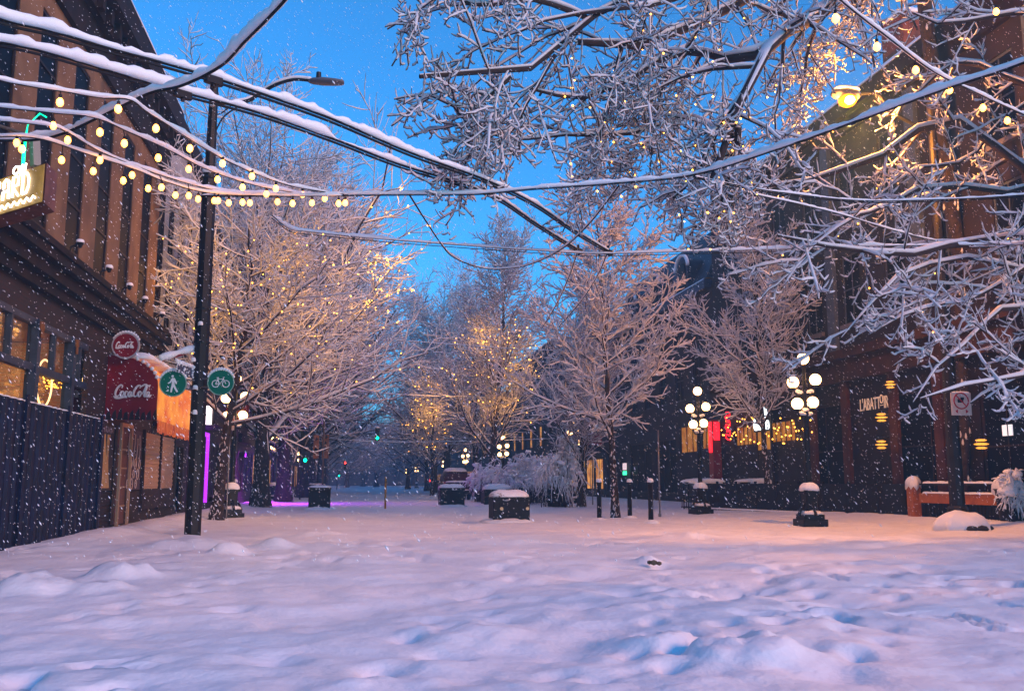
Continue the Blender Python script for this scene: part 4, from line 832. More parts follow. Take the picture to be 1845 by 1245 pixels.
cable('span_wire', zl([(1250, 318), (1350, 348), (1440, 368), (1520, 388), (1620, 418), (1720, 438), (1880, 440), (2300, 430)], 5.8), .012, .035, 'thin snowy wire sloping down to the right through the right tree', 'wire', 0, None, 8)
cable('far_wire', [ony(700, 612, 40), ony(830, 622, 40), ony(950, 630, 40), ony(1100, 636, 40)], .012, .04, 'faint wire crossing the fairy lit centre tree', 'wire', 0, 'far overhead wires', 9)
cable('far_wire', [ony(380, 762, 75), ony(560, 786, 75), ony(680, 796, 75), ony(850, 795, 75), ony(1000, 790, 75)], .015, .07, 'far overhead wire that holds the hanging green signal', 'wire', 0, 'far overhead wires', 10)
cable('far_wire', [ony(600, 700, 60), ony(740, 712, 60), ony(900, 716, 60)], .012, .05, 'faint far wire above the hanging green signal', 'wire', 0, 'far overhead wires', 11)

# ------------------------------------------------------------------ festoon strings
def festoon(line, z, bulbs, label, seed, sn=.06, r=.038):
    t, P = cable('festoon_string', zl(line, z), .011, sn, label, 'string lights', 0, 'festoon bulb strings', seed, flat=1.0)
    rel = P-O_; dz = rel@fw; pxs = CXP+F*(rel@rt)/dz
    od = np.argsort(pxs)
    for (bx_, by_) in bulbs:
        i = int(np.argmin(abs(pxs-bx_))); Yd = P[i][1]; c = ony(bx_, by_, Yd); top = P[i]
        b = MB(); b.lathe([(.012, -.045), (.03, -.03), (.038, -.005), (.034, .02), (.018, .045)], c, 10); bo = b.build('bulb', BULB, t, True)
        MB().lathe([(.017, .036), (.019, .085), (.012, .09)], c, 8).tube([(c[0], c[1], c[2]+.095), (top[0], top[1], max(top[2], c[2]+.1))], .006, 4).build('socket', BLACK, bo)
festoon([(-30, 135), (22, 150), (120, 166), (180, 176), (233, 180), (262, 200), (300, 224), (370, 268), (430, 300), (520, 334), (620, 351)], 5.3,
        [(108, 185), (213, 197), (281, 232), (342, 268), (401, 295), (454, 318), (497, 340)], 'topmost festoon string, bulbs over the roof edge and past the pole', 12)
festoon([(-30, 190), (22, 196), (100, 204), (170, 212), (230, 237), (300, 268), (370, 304), (460, 334), (560, 352)], 5.3,
        [(180, 239), (224, 259), (285, 285), (340, 305), (392, 324), (437, 338), (480, 350), (545, 351), (585, 358)], 'second festoon string from the top, crossing the slot windows', 13)
festoon([(-30, 216), (22, 220), (90, 228), (120, 238), (180, 273), (260, 305), (330, 328), (400, 344), (520, 354)], 5.3,
        [(96, 227), (122, 253), (180, 289), (238, 316), (291, 338), (340, 353), (386, 362), (437, 365), (500, 364), (562, 366)], 'third festoon string from the top, meeting the pole just above its wider part', 14)
festoon([(-30, 250), (22, 246), (80, 252), (150, 275), (240, 304), (300, 328), (380, 348), (500, 353), (620, 353)], 5.25,
        [(30, 242+16), (39, 269), (111, 289), (168, 309), (222, 326), (267, 340), (316, 352), (357, 359), (393, 362), (412, 366), (450, 366), (527, 367), (610, 367), (622, 366)], 'lowest festoon string starting above the neon box sign', 15)
festoon([(1470, -40), (1530, 14), (1600, 68), (1680, 128), (1760, 168), (1880, 222), (2250, 380)], 6.0,
        [(1506, 34), (1580, 85), (1650, 127), (1711, 163), (1771, 195), (1815, 218), (1795, 22)], 'festoon string descending across the upper right tree', 16, .05)

cable('trolley_wire', zl([(1096, 452), (1075, 500), (1045, 545), (1006, 590)], Z1-.02), .012, .03, 'thin continuation of the upper trolley wire running away down the street', 'wire', 0, 'trolley wires', 21)
cable('trolley_wire', zl([(1042, 450), (1025, 500), (1003, 548), (976, 592)], Z1-.02), .012, .03, 'thin continuation of the lower trolley wire running away down the street', 'wire', 0, 'trolley wires', 22)
cl_ = [onz(385, 140, Z1), onz(330, 166, Z1+.12), onz(1096, 452, Z1), onz(1042, 450, Z1+.12)]
for c, lb_ in zip(cl_, ('dark clamp where the span cable crosses the upper trolley wire near the pole top', 'dark clamp where the span cable crosses the lower trolley wire', 'dark hanger at the far end of the upper trolley wire', 'dark hanger at the far end of the lower trolley wire')):
    m = MB().cbox((c[0], c[1], c[2]-.03), (.22, .08, .10), .6, .02).tube([(c[0], c[1], c[2]-.12), (c[0], c[1], c[2]+.1)], .025, 6); tag(m.build('wire_clamp', CABLE), lb_, 'clamp', 'clamps on the trolley wires')
# ------------------------------------------------------------------ trees
def grow(P, Rr, m, t0, t1, ang, lr, K, rng, up=0.0, rr=.6, wob=.06, flat=.7, rmin=.004, lmin=0, tipf=.5, lmax=99):
    N, Kp, _ = P.shape
    t = t0+(t1-t0)*(np.arange(m)[None, :]+rng.random((N, m)))/m
    f = np.clip(t*(Kp-1), 0, Kp-1.001); i = f.astype(int); a = (f-i)[..., None]; ar = np.arange(N)[:, None]
    p0 = P[ar, i]*(1-a)+P[ar, i+1]*a; T = P[ar, i+1]-P[ar, i]; T /= np.linalg.norm(T, axis=-1, keepdims=True)+1e-9
    r0 = (Rr[ar, i]*(1-a[..., 0])+Rr[ar, i+1]*a[..., 0])*rr
    ref = np.where((abs(T[..., 2:3]) > .92), np.array([1., 0, 0]), np.array([0, 0, 1.])); e1 = np.cross(T, ref); e1 /= np.linalg.norm(e1, axis=-1, keepdims=True); e2 = np.cross(T, e1)
    phi = (np.arange(m)[None, :]*2.399+rng.random((N, 1))*6.28+rng.normal(0, .5, (N, m)))[..., None]
    Pp = np.cos(phi)*e1+np.sin(phi)*e2*flat; Pp /= np.linalg.norm(Pp, axis=-1, keepdims=True)
    an = np.radians(rng.uniform(ang[0], ang[1], (N, m)))[..., None]; D = np.cos(an)*T+np.sin(an)*Pp
    seg = np.linalg.norm(np.diff(P, axis=1), axis=-1).sum(1)[:, None]
    L = np.maximum(seg*lr*(1-tipf*t)*rng.uniform(.6, 1.25, (N, m)), lmin); L = np.minimum(L, lmax*rng.uniform(.7, 1, (N, m)))
    s = np.linspace(0, 1, K); W_ = np.cumsum(rng.normal(0, 1, (N, m, K, 3)), axis=2)*wob*s[None, None, :, None]
    pts = p0[:, :, None]+L[:, :, None, None]*(D[:, :, None]*s[None, None, :, None]+W_)
    pts[..., 2] += L[:, :, None]*up*(s**2)
    rad = np.maximum(r0[:, :, None]*(1-.72*s), rmin)
    return pts.reshape(-1, K, 3), rad.reshape(-1, K)
def tubes(P, Rr, S, sq=None, off=None):
    """batched tubes; returns V,Q"""
    N, K, _ = P.shape; T = np.gradient(P, axis=1); T /= np.linalg.norm(T, axis=-1, keepdims=True)+1e-9
    side = np.cross(T, [0, 0, 1.]); ln = np.linalg.norm(side, axis=-1, keepdims=True); side = np.where(ln > .15, side/(ln+1e-9), np.array([1., 0, 0])); w = np.cross(side, T); w /= np.linalg.norm(w, axis=-1, keepdims=True)+1e-9
    an = 2*np.pi*np.arange(S)/S; a = Rr; b = Rr if sq is None else sq
    base = P if off is None else P+off
    V = base[:, :, None]+side[:, :, None]*(np.cos(an)[None, None, :, None]*a[..., None, None])+w[:, :, None]*(np.sin(an)[None, None, :, None]*b[..., None, None])
    i = (np.arange(N)[:, None, None]*K+np.arange(K-1)[None, :, None])*S; k = np.arange(S)[None, None, :]
    Q = np.stack([i+k, i+(k+1) % S, i+S+(k+1) % S, i+S+k], -1).reshape(-1, 4)
    return V.reshape(-1, 3), Q
def snowtubes(P, Rr, sn, rng, S=5, wmax=10, rag=.35):
    T = np.gradient(P, axis=1); T /= np.linalg.norm(T, axis=-1, keepdims=True)+1e-9; h = np.sqrt(np.clip(1-T[..., 2]**2, 0, 1)); h = .3+.7*h**1.5
    lump = rng.uniform(1-rag, 1+rag, Rr.shape)
    b = np.minimum(sn*(.55+Rr*14), sn*1.9)*h*lump; a = np.minimum(Rr*.85, wmax)+b*.62
    b = b*.8; a[:, -1] *= .35; b[:, -1] *= .35; a[:, 0] *= .6; b[:, 0] *= .6
    off = np.zeros(P.shape); off[..., 2] = Rr*.9*h+b*.62
    return tubes(P, a, S, b, off)
class Acc:
    def __init__(s): s.V = []; s.Q = []; s.n = 0
    def add(s, VQ): s.V.append(VQ[0]); s.Q.append(VQ[1]+s.n); s.n += len(VQ[0])
    def build(s, name, m, par, smooth=True): return npmesh(name, np.concatenate(s.V), np.concatenate(s.Q), m, par, smooth)
def octas(C_, r, el=None):
    N = len(C_); D = np.array([[1, 0, 0], [-1, 0, 0], [0, 1, 0], [0, -1, 0], [0, 0, 1], [0, 0, -1.]]); r = np.broadcast_to(np.asarray(r, float), (N,))
    V = C_[:, None]+D[None]*r[:, None, None]
    if el is not None: V = V+el[:, None]*np.array([0, 0, 0, 0, 1, -1.])[None, :, None]
    Fc = np.array([[0, 2, 4], [2, 1, 4], [1, 3, 4], [3, 0, 4], [2, 0, 5], [1, 2, 5], [3, 1, 5], [0, 3, 5]])
    return V.reshape(-1, 3), (np.arange(N)[:, None, None]*6+Fc[None]).reshape(-1, 3)
def pxs_(Q): d = Q-O_; return CXP+F*(d@rt)/(d@fw)
def fairy(P, n, rng, size, label, zr=None, xyr=None, glow=0, gn=4):
    Q = P.reshape(-1, 3)
    if zr: Q = Q[(Q[:, 2] > zr[0]) & (Q[:, 2] < zr[1])]
    if xyr is not None: Q = Q[xyr(Q)]
    # clustered along strings
    i = np.sort(rng.choice(len(Q), n)); Cc = Q[i]+rng.normal(0, .05, (n, 3)); V, T = octas(Cc, size*rng.uniform(.7, 1.15, n))
    Vw, Qw = tubes(np.stack([Cc[:-1], Cc[1:]], 1), np.full((n-1, 2), .003), 3); Tw = np.concatenate([Qw[:, [0, 1, 2]], Qw[:, [0, 2, 3]]])+len(V)
    # weld the wire to the bulbs: one strip from bulb to bulb
    lk = np.stack([np.arange(n-1)*6+5, np.arange(n-1)*3*2+len(V), np.arange(n-1)*3*2+len(V)+1], 1); lk2 = np.stack([np.arange(1, n)*6+5, np.arange(n-1)*6+len(V)+3, np.arange(n-1)*6+len(V)+4], 1)
    mi = np.concatenate([np.zeros(len(T), int), np.ones(len(Tw)+len(lk)*2, int)]); V = np.concatenate([V, Vw]); T = np.concatenate([T, Tw, lk, lk2])
    o = npmesh('fairy_light_string', V, T, [FAIRY, CABLE], None, False, mi)
    if glow:
        for c in Cc[rng.choice(n, gn, replace=False)]:
            l_ = bpy.data.lights.new('fairy_glow_light', 'POINT'); l_.energy = glow; l_.color = (1.0, .43, .07); l_.shadow_soft_size = .7; lo = bpy.data.objects.new('fairy_glow_light', l_); COL.objects.link(lo); lo.location = c; attach(lo, o)
    return tag(o, label, 'fairy lights', 'fairy light strings wound through the trees')
def tree(x, y, H, r0, seed, label, limbs=22, lz=(.25, .95), ang=(38, 60), llen=.38, lup=.25, m2=14, m3=8, m4=0, l2=.45, l3=.5, snow=.028, droop=0.0, lean=(0, 0), flat=.8, rm=.0055, wraplights=False, ltip=.55, group=None):
    rng = np.random.default_rng(seed); s = np.linspace(0, 1, 14); wob = np.cumsum(rng.normal(0, 1, (14, 2)), axis=0)*.012*H*s[:, None]
    tp = np.stack([x+lean[0]*s*H+wob[:, 0], y+lean[1]*s*H+wob[:, 1], -.15+s*H], 1)[None]; tr_ = (r0*(1-.93*s**.85)+.008)[None]; tr_[0, 0] *= 1.35
    t = thing('street_tree', (x, y, 0), label, 'tree', group)
    V, Q = tubes(tp, tr_, 10); npmesh('trunk', V, Q, BARK, t)
    P1, R1 = grow(tp, tr_, limbs, lz[0], lz[1], ang, llen, 8, rng, lup, .42, .035, 1.0, .012, tipf=ltip)
    P2, R2 = grow(P1, R1, m2, .12, 1.0, (28, 62), l2, 6, rng, .12-droop, .5, .05, flat, rm*1.2, tipf=.45)
    P3, R3 = grow(P2, R2, m3, .1, 1.0, (28, 65), l3, 5, rng, .18-droop, .55, .05, flat, rm, lmin=.18)
    tw = Acc(); tw.add(tubes(P1, R1, 6)); tw.add(tubes(P2, R2, 4)); tw.add(tubes(P3, R3, 3))
    sn = Acc(); sn.add(snowtubes(P1, R1, snow*1.3, rng, 6)); sn.add(snowtubes(P2, R2, snow*1.1, rng, 5)); sn.add(snowtubes(P3, R3, snow, rng, 5))
    if m4:
        P4, R4 = grow(P3, R3, m4, .2, 1.0, (30, 60), .45, 4, rng, .15-droop, .6, .05, flat, rm, lmin=.12)
        tw.add(tubes(P4, R4, 3)); sn.add(snowtubes(P4, R4, snow*.9, rng, 4))
    tw.build('branches', TWIG, t); sn.add(snowtubes(tp[:, 5:], tr_[:, 5:], snow*.6, rng, 6, .02))
    # plastered snow specks on the trunk
    k = 60; zz = rng.random(k)**1.6*H*.33; a = rng.normal(-1.9, .5, k); rt_ = np.interp(zz, tp[0, :, 2], tr_[0])
    cx = np.interp(zz, tp[0, :, 2], tp[0, :, 0]); cy = np.interp(zz, tp[0, :, 2], tp[0, :, 1]); Cc = np.stack([cx+rt_*np.cos(a), cy+rt_*np.sin(a), zz], 1)
    sp3 = np.repeat(Cc[:, None], 4, 1); sp3[..., 2] += np.linspace(-.05, .05, 4); sp3[..., 0] += rng.normal(0, .02, (k, 1))*np.linspace(-1, 1, 4)
    rd = np.tile([.006, .022, .02, .006], (k, 1))*rng.uniform(.2, 1.3, (k, 1)); sn.add(tubes(sp3, rd, 5))
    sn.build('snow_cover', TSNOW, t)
    return t, (P1, P2, P3)
def copy_tree_at(src, x, y, rz, sc, label):
    c = copy_tree(src); c.location = (x, y, 0); c.rotation_euler.z = rz; c.scale = (sc[0], sc[0], sc[1]); c['label'] = label; return c
G = 'snow laden street trees'
# left near tree: low spreading limbs towards the street
TL, PL = tree(-4.3, 31.0, 9.6, .20, 11, 'snow-covered tree with low spreading limbs behind the pole, its lower crown lit gold', limbs=26, lz=(.30, .97), ang=(48, 74), llen=.64, lup=.28, m2=15, m3=9, l2=.46, snow=.045, lean=(.05, 0), group=G)
fairy(PL[1], 240, np.random.default_rng(1), .026, 'gold fairy lights spread through the near left tree behind the pole', (4, 9), None, 25, 11)
# tall tree behind
TT, PT = tree(-4.4, 46, 16.6, .42, 21, 'tallest street tree, its pale blue crown rising behind the cobra head lamp', limbs=48, lz=(.18, .95), ang=(34, 62), llen=.56, lup=.24, ltip=.50, m2=15, m3=9, l2=.42, snow=.045, lean=(.02, 0), rm=.009, group=G)
fairy(PT[1], 150, np.random.default_rng(2), .036, 'gold fairy lights clustered on the street side of the tall left tree', (8.5, 13.5), lambda Q: Q[:, 0] > .2, 50, 8)
TC, PC = tree(8.6, 60, 16.5, .25, 31, 'slender upright tree at centre with fairy lights through its middle', limbs=44, lz=(.16, .97), ang=(22, 48), llen=.30, lup=.30, m2=13, m3=8, l2=.42, snow=.045, rm=.011, group=G)
fairy(PC[1], 230, np.random.default_rng(3), .038, 'dense gold fairy lights in the slender centre tree', (3, 11.5), None, 55, 11)
TN, PN = tree(8.75, 31.4, 10.6, .14, 41, 'dark-trunked tree standing between the bollards at right of centre', limbs=34, lz=(.24, .97), ang=(40, 66), llen=.37, lup=.26, m2=12, m3=8, l2=.45, snow=.055, group=G)
TQ, PQ = tree(16.0, 35.2, 11.4, .13, 51, 'lilac snow-covered tree close to the brick building, left of the nearest lamp', limbs=30, lz=(.28, .97), ang=(38, 62), llen=.36, lup=.26, m2=12, m3=8, l2=.45, snow=.050, group=G)
T6, P6 = tree(6.7, 84, 11.5, .18, 61, 'small fairy lit tree left of the slender centre tree', limbs=28, lz=(.2, .97), ang=(35, 60), llen=.42, lup=.2, m2=12, m3=7, snow=.055, rm=.012, group=G)
fairy(P6[1], 170, np.random.default_rng(4), .045, 'gold fairy lights in the small tree left of the slender centre tree', (2.5, 11), None, 60, 7)
for i, (src, x, y, rz, sc, lb_) in enumerate([
        (TT, -4.2, 58, 2.0, (1.1, 1.0), 'tall tree second along the left pavement, trunk beside the violet snow'),
        (TT, -4.0, 74, 4.0, (1.15, 1.15), 'third tall tree along the left pavement, near the left green signal'),
        (TT, -4.2, 92, 1.0, (1.3, 1.25), 'fourth tall tree of the left row, blue in the haze'),
        (TT, -4.0, 112, 5.2, (1.4, 1.35), 'hazy tree of the left row behind the banner pole'),
        (TT, -4.4, 136, 3.0, (1.1, .9), 'far pale tree of the left row above the red signal'),
        (TC, 10.6, 44, 1.2, (.75, .62), 'smaller tree behind the large snow bush'),
        (TC, 9.6, 76, 2.2, (1.2, .95), 'tree between the centre tree and the brick row'),
        (TC, 8.6, 104, 3.1, (1.25, 1.0), 'hazy tree right of the street above the parked car'), (TT, 9.4, 98, 1.9, (1.1, 1.15), 'wide blue crown filling the gap between the centre tree and the left row'),
        (TT, 9.4, 126, .6, (.9, .72), 'wide hazy tree above the far globe lamps'),
        (TT, 8.6, 158, 2.6, (1.0, .75), 'pale far tree on the right of the street end'),
        (TT, -5, 168, 1.6, (1.1, .8), 'faintest tree of the left row near the street end'),
        (TT, 2, 262, .3, (1.6, .8), 'hazy tree closing the far end of the street'), (TC, -2, 215, .3, (2.2, .8), 'hazy tree low in the street end left of the signals'), (TC, 5, 235, 2.3, (2.4, .85), 'hazy tree in the street end between the far lamps and signals'), (TT, -12, 275, 2.3, (1.6, .8), 'hazy tree left of the one closing the street end'), (TT, 16, 270, 4.3, (1.6, .8), 'hazy tree right of the one closing the street end')]):
    ox, oy = (TT_ := {TT.name: (-4.4, 46), TC.name: (8.6, 60)}[src.name])
    c = copy_tree(src); c.location = (x, y, 0); c.rotation_euler.z = rz; c.scale = (sc[0], sc[0], sc[1]); c['label'] = lb_
    for ch in c.children: ch.matrix_parent_inverse = Matrix.Translation((-ox, -oy, 0))

# big overhanging tree, trunk at right
def limbtree(name_label, trunk, trad, limbs, seed, m2, m3, m4, snow=.03, l2=.3, rm=.006, d2=.0, lm2=.7):
    rng = np.random.default_rng(seed); t = thing('street_tree', trunk[0], name_label, 'tree', G)
    K = 12
    def resamp(pts, n):
        P = np.array(smooth_pts(pts, 8)); s = np.concatenate([[0], np.cumsum(np.linalg.norm(np.diff(P, axis=0), axis=1))]); u = np.linspace(0, s[-1], n)
        return np.stack([np.interp(u, s, P[:, i]) for i in range(3)], 1)
    tp = resamp(trunk, 16)[None]; tr_ = np.interp(np.linspace(0, 1, 16), np.linspace(0, 1, len(trad)), trad)[None]
    V, Q = tubes(tp, tr_, 14); npmesh('trunk', V, Q, BARK, t)
    L = np.stack([resamp(l[0], K) for l in limbs]); L += rng.normal(0, .035, L.shape)*np.linspace(0, 1, K)[None, :, None]; Rl = np.stack([np.linspace(l[1], l[2], K) for l in limbs])
    tw = Acc(); sn = Acc(); tw.add(tubes(L, Rl, 10)); sn.add(snowtubes(L, Rl, .045, rng, 8, .2, .35))
    P2, R2 = grow(L, Rl, m2, .12, 1.0, (35, 75), l2, 9, rng, -.26-d2, .42, .022, .75, rm*1.6, tipf=.35, lmin=lm2, lmax=2.3)
    P3, R3 = grow(P2, R2, m3, .12, 1.0, (30, 65), .42, 7, rng, -.12-d2, .5, .025, .8, rm*1.1, lmin=.35)
    P4, R4 = grow(P3, R3, m4, .15, 1.0, (35, 75), .44, 6, rng, .55, .6, .02, .9, rm, lmin=.16)
    def clear(P, R0):
        d = P[:, P.shape[1]//2]-O_; z = d@fw; X = CXP+F*(d@rt)/z; Y = CYP-F*(d@upv)/z; k = ((X-1525)**2+(Y-181)**2 > 46**2) | (d[:, 1] > 25.5)
        k &= ((X-1731)**2+(Y-727)**2 > 55**2)
        e_ = P[:, -1]-O_; Ye = CYP-F*(e_@upv)/(e_@fw); k &= (X > 1000) | (Ye < 430)
        k &= ~((X > 1535) & (X < 1612) & (Y > 700)); k &= (Y < 760) & (Ye < 790) & (X > 712)
        return P[k], R0[k]
    P2, R2 = clear(P2, R2); P3, R3 = clear(P3, R3); P4, R4 = clear(P4, R4)
    tw.add(tubes(P2, R2, 5)); tw.add(tubes(P3, R3, 4)); tw.add(tubes(P4, R4, 3))
    sn.add(snowtubes(P2, R2, snow*1.15, rng, 6)); sn.add(snowtubes(P3, R3, snow, rng, 5)); sn.add(snowtubes(P4, R4, snow*.85, rng, 5))
    tw.build('branches', TWIG, t)
    # snow blown onto the trunk face
    k = 60; i = rng.integers(0, 15, k); a = rng.normal(-1.6, .7, k); Cc = tp[0, i]+np.stack([tr_[0, i]*np.cos(a), tr_[0, i]*np.sin(a), rng.uniform(-.3, .3, k)], 1)
    sp3 = np.repeat(Cc[:, None], 4, 1); sp3[..., 2] += np.linspace(-.1, .1, 4); sn.add(tubes(sp3, np.tile([.01, .04, .03, .008], (k, 1)), 5))
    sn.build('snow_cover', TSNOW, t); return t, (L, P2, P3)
def pl(L): return [ony(x, y, Y) for x, y, Y in L]
_b = ony(1734, 930, 25.2)
tk = [(_b[0], 25.2, -.2), tuple(ony(1736, 700, 25.2)), tuple(ony(1728, 480, 25)), tuple(ony(1704, 300, 24.6)), tuple(ony(1672, 60, 24.3)), tuple(ony(1652, -120, 24.2)), tuple(ony(1638, -260, 24.2))]
S0 = tuple(ony(1660, -60, 21.7))
limA = [
    (pl([(1652, -90, 24.2), (1570, -40, 20.5), (1480, 22, 19), (1395, 78, 15), (1345, 165, 14), (1318, 250, 13.6), (1275, 330, 13.4)]), .27, .05),
    (pl([(1655, -20, 24.0), (1560, -70, 19.5), (1400, -40, 17.5), (1300, 25, 16.5), (1200, 62, 16), (1130, 88, 15.5), (1040, 80, 15)]), .28, .05),
    (pl([(1645, -160, 24.0), (1450, -150, 18.5), (1250, -60, 16), (1120, 0, 15), (1055, 32, 14.6), (1000, 100, 14.2), (920, 140, 13.8), (850, 142, 13.6), (760, 140, 13.4)]), .2, .03),
    (pl([(1395, 78, 15), (1330, 110, 15), (1240, 92, 16), (1150, 130, 15.4), (1050, 180, 15), (960, 158, 14.6)]), .09, .02),
    (pl([(1318, 250, 13.6), (1240, 210, 16.5), (1180, 230, 16), (1090, 245, 15.6), (980, 250, 15.2), (880, 245, 15)]), .06, .014),
    (pl([(1345, 165, 14), (1290, 235, 14), (1262, 300, 14), (1215, 360, 14)]), .08, .02),
    (pl([(1330, 230, 13.8), (1322, 300, 14), (1290, 390, 14.2)]), .06, .015),
    (pl([(920, 140, 13.8), (880, 175, 13.8), (850, 215, 13.8), (845, 300, 13.8)]), .045, .012),
    (pl([(1055, 32, 14.6), (960, 0, 14), (860, 10, 13.6), (790, -10, 13.4), (730, 60, 13.2), (705, 95, 13.1)]), .05, .008),
    (pl([(1120, 88, 15.5), (1100, 160, 15.4), (1085, 240, 15.3), (1075, 330, 15.2)]), .04, .012),
    (pl([(1000, 100, 14.2), (940, 200, 14.2), (900, 250, 14.2), (770, 175, 13.9), (708, 185, 13.8)]), .035, .01),
    (pl([(1400, -40, 17.5), (1300, -30, 16), (1180, 10, 15), (1060, 20, 14.5), (930, 60, 14)]), .08, .014),
    (pl([(1570, -40, 20.5), (1540, 30, 20.8), (1500, 100, 20.9), (1450, 150, 21)]), .05, .012),
    (pl([(1480, 22, 19), (1455, 100, 20), (1440, 180, 20.6), (1400, 250, 20.6)]), .05, .012),
    (pl([(1240, 92, 16), (1200, 150, 15.8), (1175, 260, 15.6), (1170, 350, 15.5)]), .045, .012),
]
TR, PR = limbtree('great overhanging tree with dark limbs filling the top of the picture', tk, [.15, .19, .21, .22, .22, .2, .12], limA, 71, 14, 7, 4, snow=.040, l2=.34, rm=.0075)
fairy(PR[1], 210, np.random.default_rng(5), .020, 'scattered yellow fairy lights in the great overhanging canopy', None, lambda Q: pxs_(Q) > 1010)
fairy(PR[2], 110, np.random.default_rng(6), .020, 'more yellow fairy lights out on the twigs of the overhanging canopy above the sodium lamp', None, lambda Q: Q[:, 0] > 5.5)
# second tree whose trunk is beyond the right edge
bo = ony(2010, 930, 19.5)
tk2 = [(bo[0], 19.5, -.2), (bo[0], 19.5, 2.5), (bo[0]-.2, 19.4, 5), (bo[0]-.3, 19.2, 8), (bo[0]-.2, 19, 12)]
def pr_(L): return pl(L)
T0 = (1985, 470, 19.4)
limB = [
    (pl([(1990, 560, 19.4), (1900, 440, 17.5), (1820, 425, 16.5), (1700, 445, 15.6), (1560, 462, 14.8), (1470, 440, 14.4), (1400, 425, 14.2)]), .12, .015),
    (pl([(1985, 400, 19.3), (1880, 330, 19), (1790, 260, 19.5), (1700, 210, 20), (1640, 250, 20.3), (1560, 295, 20.6), (1440, 330, 20.6), (1345, 356, 20.4), (1308, 440, 20)]), .13, .014),
    (pl([(1980, 250, 19.2), (1880, 170, 19), (1790, 130, 19.6), (1720, 110, 20), (1660, 160, 20.4), (1590, 210, 20.6)]), .11, .014),
    (pl([(1995, 620, 19.5), (1900, 560, 17), (1800, 560, 16), (1740, 610, 15.4), (1690, 670, 15), (1655, 730, 14.8)]), .09, .01),
    (pl([(1995, 700, 19.5), (1900, 650, 16), (1840, 680, 15), (1780, 685, 14.6), (1720, 700, 14.4), (1662, 718, 14.3)]), .07, .012),
    (pl([(1980, 180, 19.2), (1880, 40, 17), (1800, 30, 16.4), (1700, 40, 16), (1640, 25, 15.8)]), .09, .014),
    (pl([(1900, 440, 17.5), (1820, 500, 16.4), (1740, 540, 15.8), (1640, 560, 15.4), (1590, 600, 15.2)]), .05, .012),
    (pl([(1880, 330, 19), (1790, 350, 19), (1690, 330, 19.4), (1600, 370, 19.2), (1500, 410, 15.5), (1440, 470, 15.3), (1400, 520, 15.2)]), .06, .012),
    (pl([(1985, 520, 19.4), (1880, 500, 17.2), (1780, 470, 16.2), (1660, 480, 15.6), (1590, 530, 15.2), (1540, 575, 15), (1515, 605, 14.9)]), .06, .010),
    (pl([(1880, 170, 19), (1800, 220, 19.6), (1740, 290, 20), (1640, 310, 20.2), (1560, 380, 20)]), .05, .012),
]
T2, P2_ = limbtree('second large tree reaching in from beyond the right edge, branches lit pink and gold', tk2, [.3, .25, .24, .22, .15], limB, 82, 10, 6, 4, snow=.046, l2=.24, rm=.0075, d2=-.12, lm2=.35)
fairy(P2_[1], 40, np.random.default_rng(9), .018, 'few yellow fairy lights in the tree reaching in from the right edge')
m = MB(); snowcap(m, (bR[0]-.1, bR[1]-.25, -.02), 1.3, 1.1, .5, pw=2, jag=.3, pe=1.3); 
tag(m.build('snow_mound', SNOW, None, True), 'heap of snow at the foot of the pole with the no stopping sign', 'snow mound')
rk = MB()
for k, (dx, dy, s_) in enumerate([(.30, -.42, .22), (-.15, -.6, .16), (.1, -.62, .18), (.5, -.3, .15)]):
    rk.ball((bR[0]+dx, bR[1]-.1+dy, .02), s_, 7, .55)
tag(rk.build('stone_edging', mat('stone_dark', (.03, .028, .026), .9)), 'dark stones showing under the snow heap at the right pole foot', 'stones')

# ------------------------------------------------------------------ no stopping sign on the big trunk
YN = bR[1]-.30; c0, c1 = ony(1715, 748, YN), ony(1748, 708, YN)
ns2 = thing('parking_sign', (c0[0], YN, c0[2]), 'white sign with a red prohibition ring fixed to the right street light pole', 'sign')
w, h = c1[0]-c0[0], c1[2]-c0[2]; MB().cbox(((c0[0]+c1[0])/2, YN, (c0[2]+c1[2])/2), (w, .02, h), 0, 0).build('plate', mat('plate_cream', (.75, .62, .56), .5, var=.2), ns2)
cc = ((c0[0]+c1[0])/2, YN-.014, c0[2]+h*.64); r = w*.36; m = MB().tube([(cc[0]+r*math.cos(a), cc[1], cc[2]+r*math.sin(a)) for a in np.linspace(0, 2*math.pi, 31)], .018, 5)
m.tube([(cc[0]-r*.68, cc[1], cc[2]+r*.68), (cc[0]+r*.68, cc[1], cc[2]-r*.68)], .016, 5); m.build('red_ring', mat('ring_red', (.45, .015, .02), .5), ns2)
MB().cbox((cc[0]-.02, cc[1]-.002, cc[2]), (r*.8, .006, r*.45)).cbox((cc[0]+.03, cc[1]-.002, cc[2]+r*.3), (r*.5, .006, r*.3)).build('tow_symbol', BLACK, ns2)
MB().prism([(0, 0), (.14, .05), (0, .10)], lambda u, v, d: (c0[0]+w*.7+u*.6, YN-.012-d, c0[2]+.05+v), 0, .004).prism([(0, 0), (-.14, .05), (0, .10)], lambda u, v, d: (c0[0]+w*.3+u*.6, YN-.012-d, c0[2]+.05+v), 0, .004).build('arrows', MATS['ring_red'], ns2)
snowcap(MB(), ((c0[0]+c1[0])/2, YN, c1[2]), w*.9, .05, .04, n=12).build('snow_cap', SNOW, ns2, True)
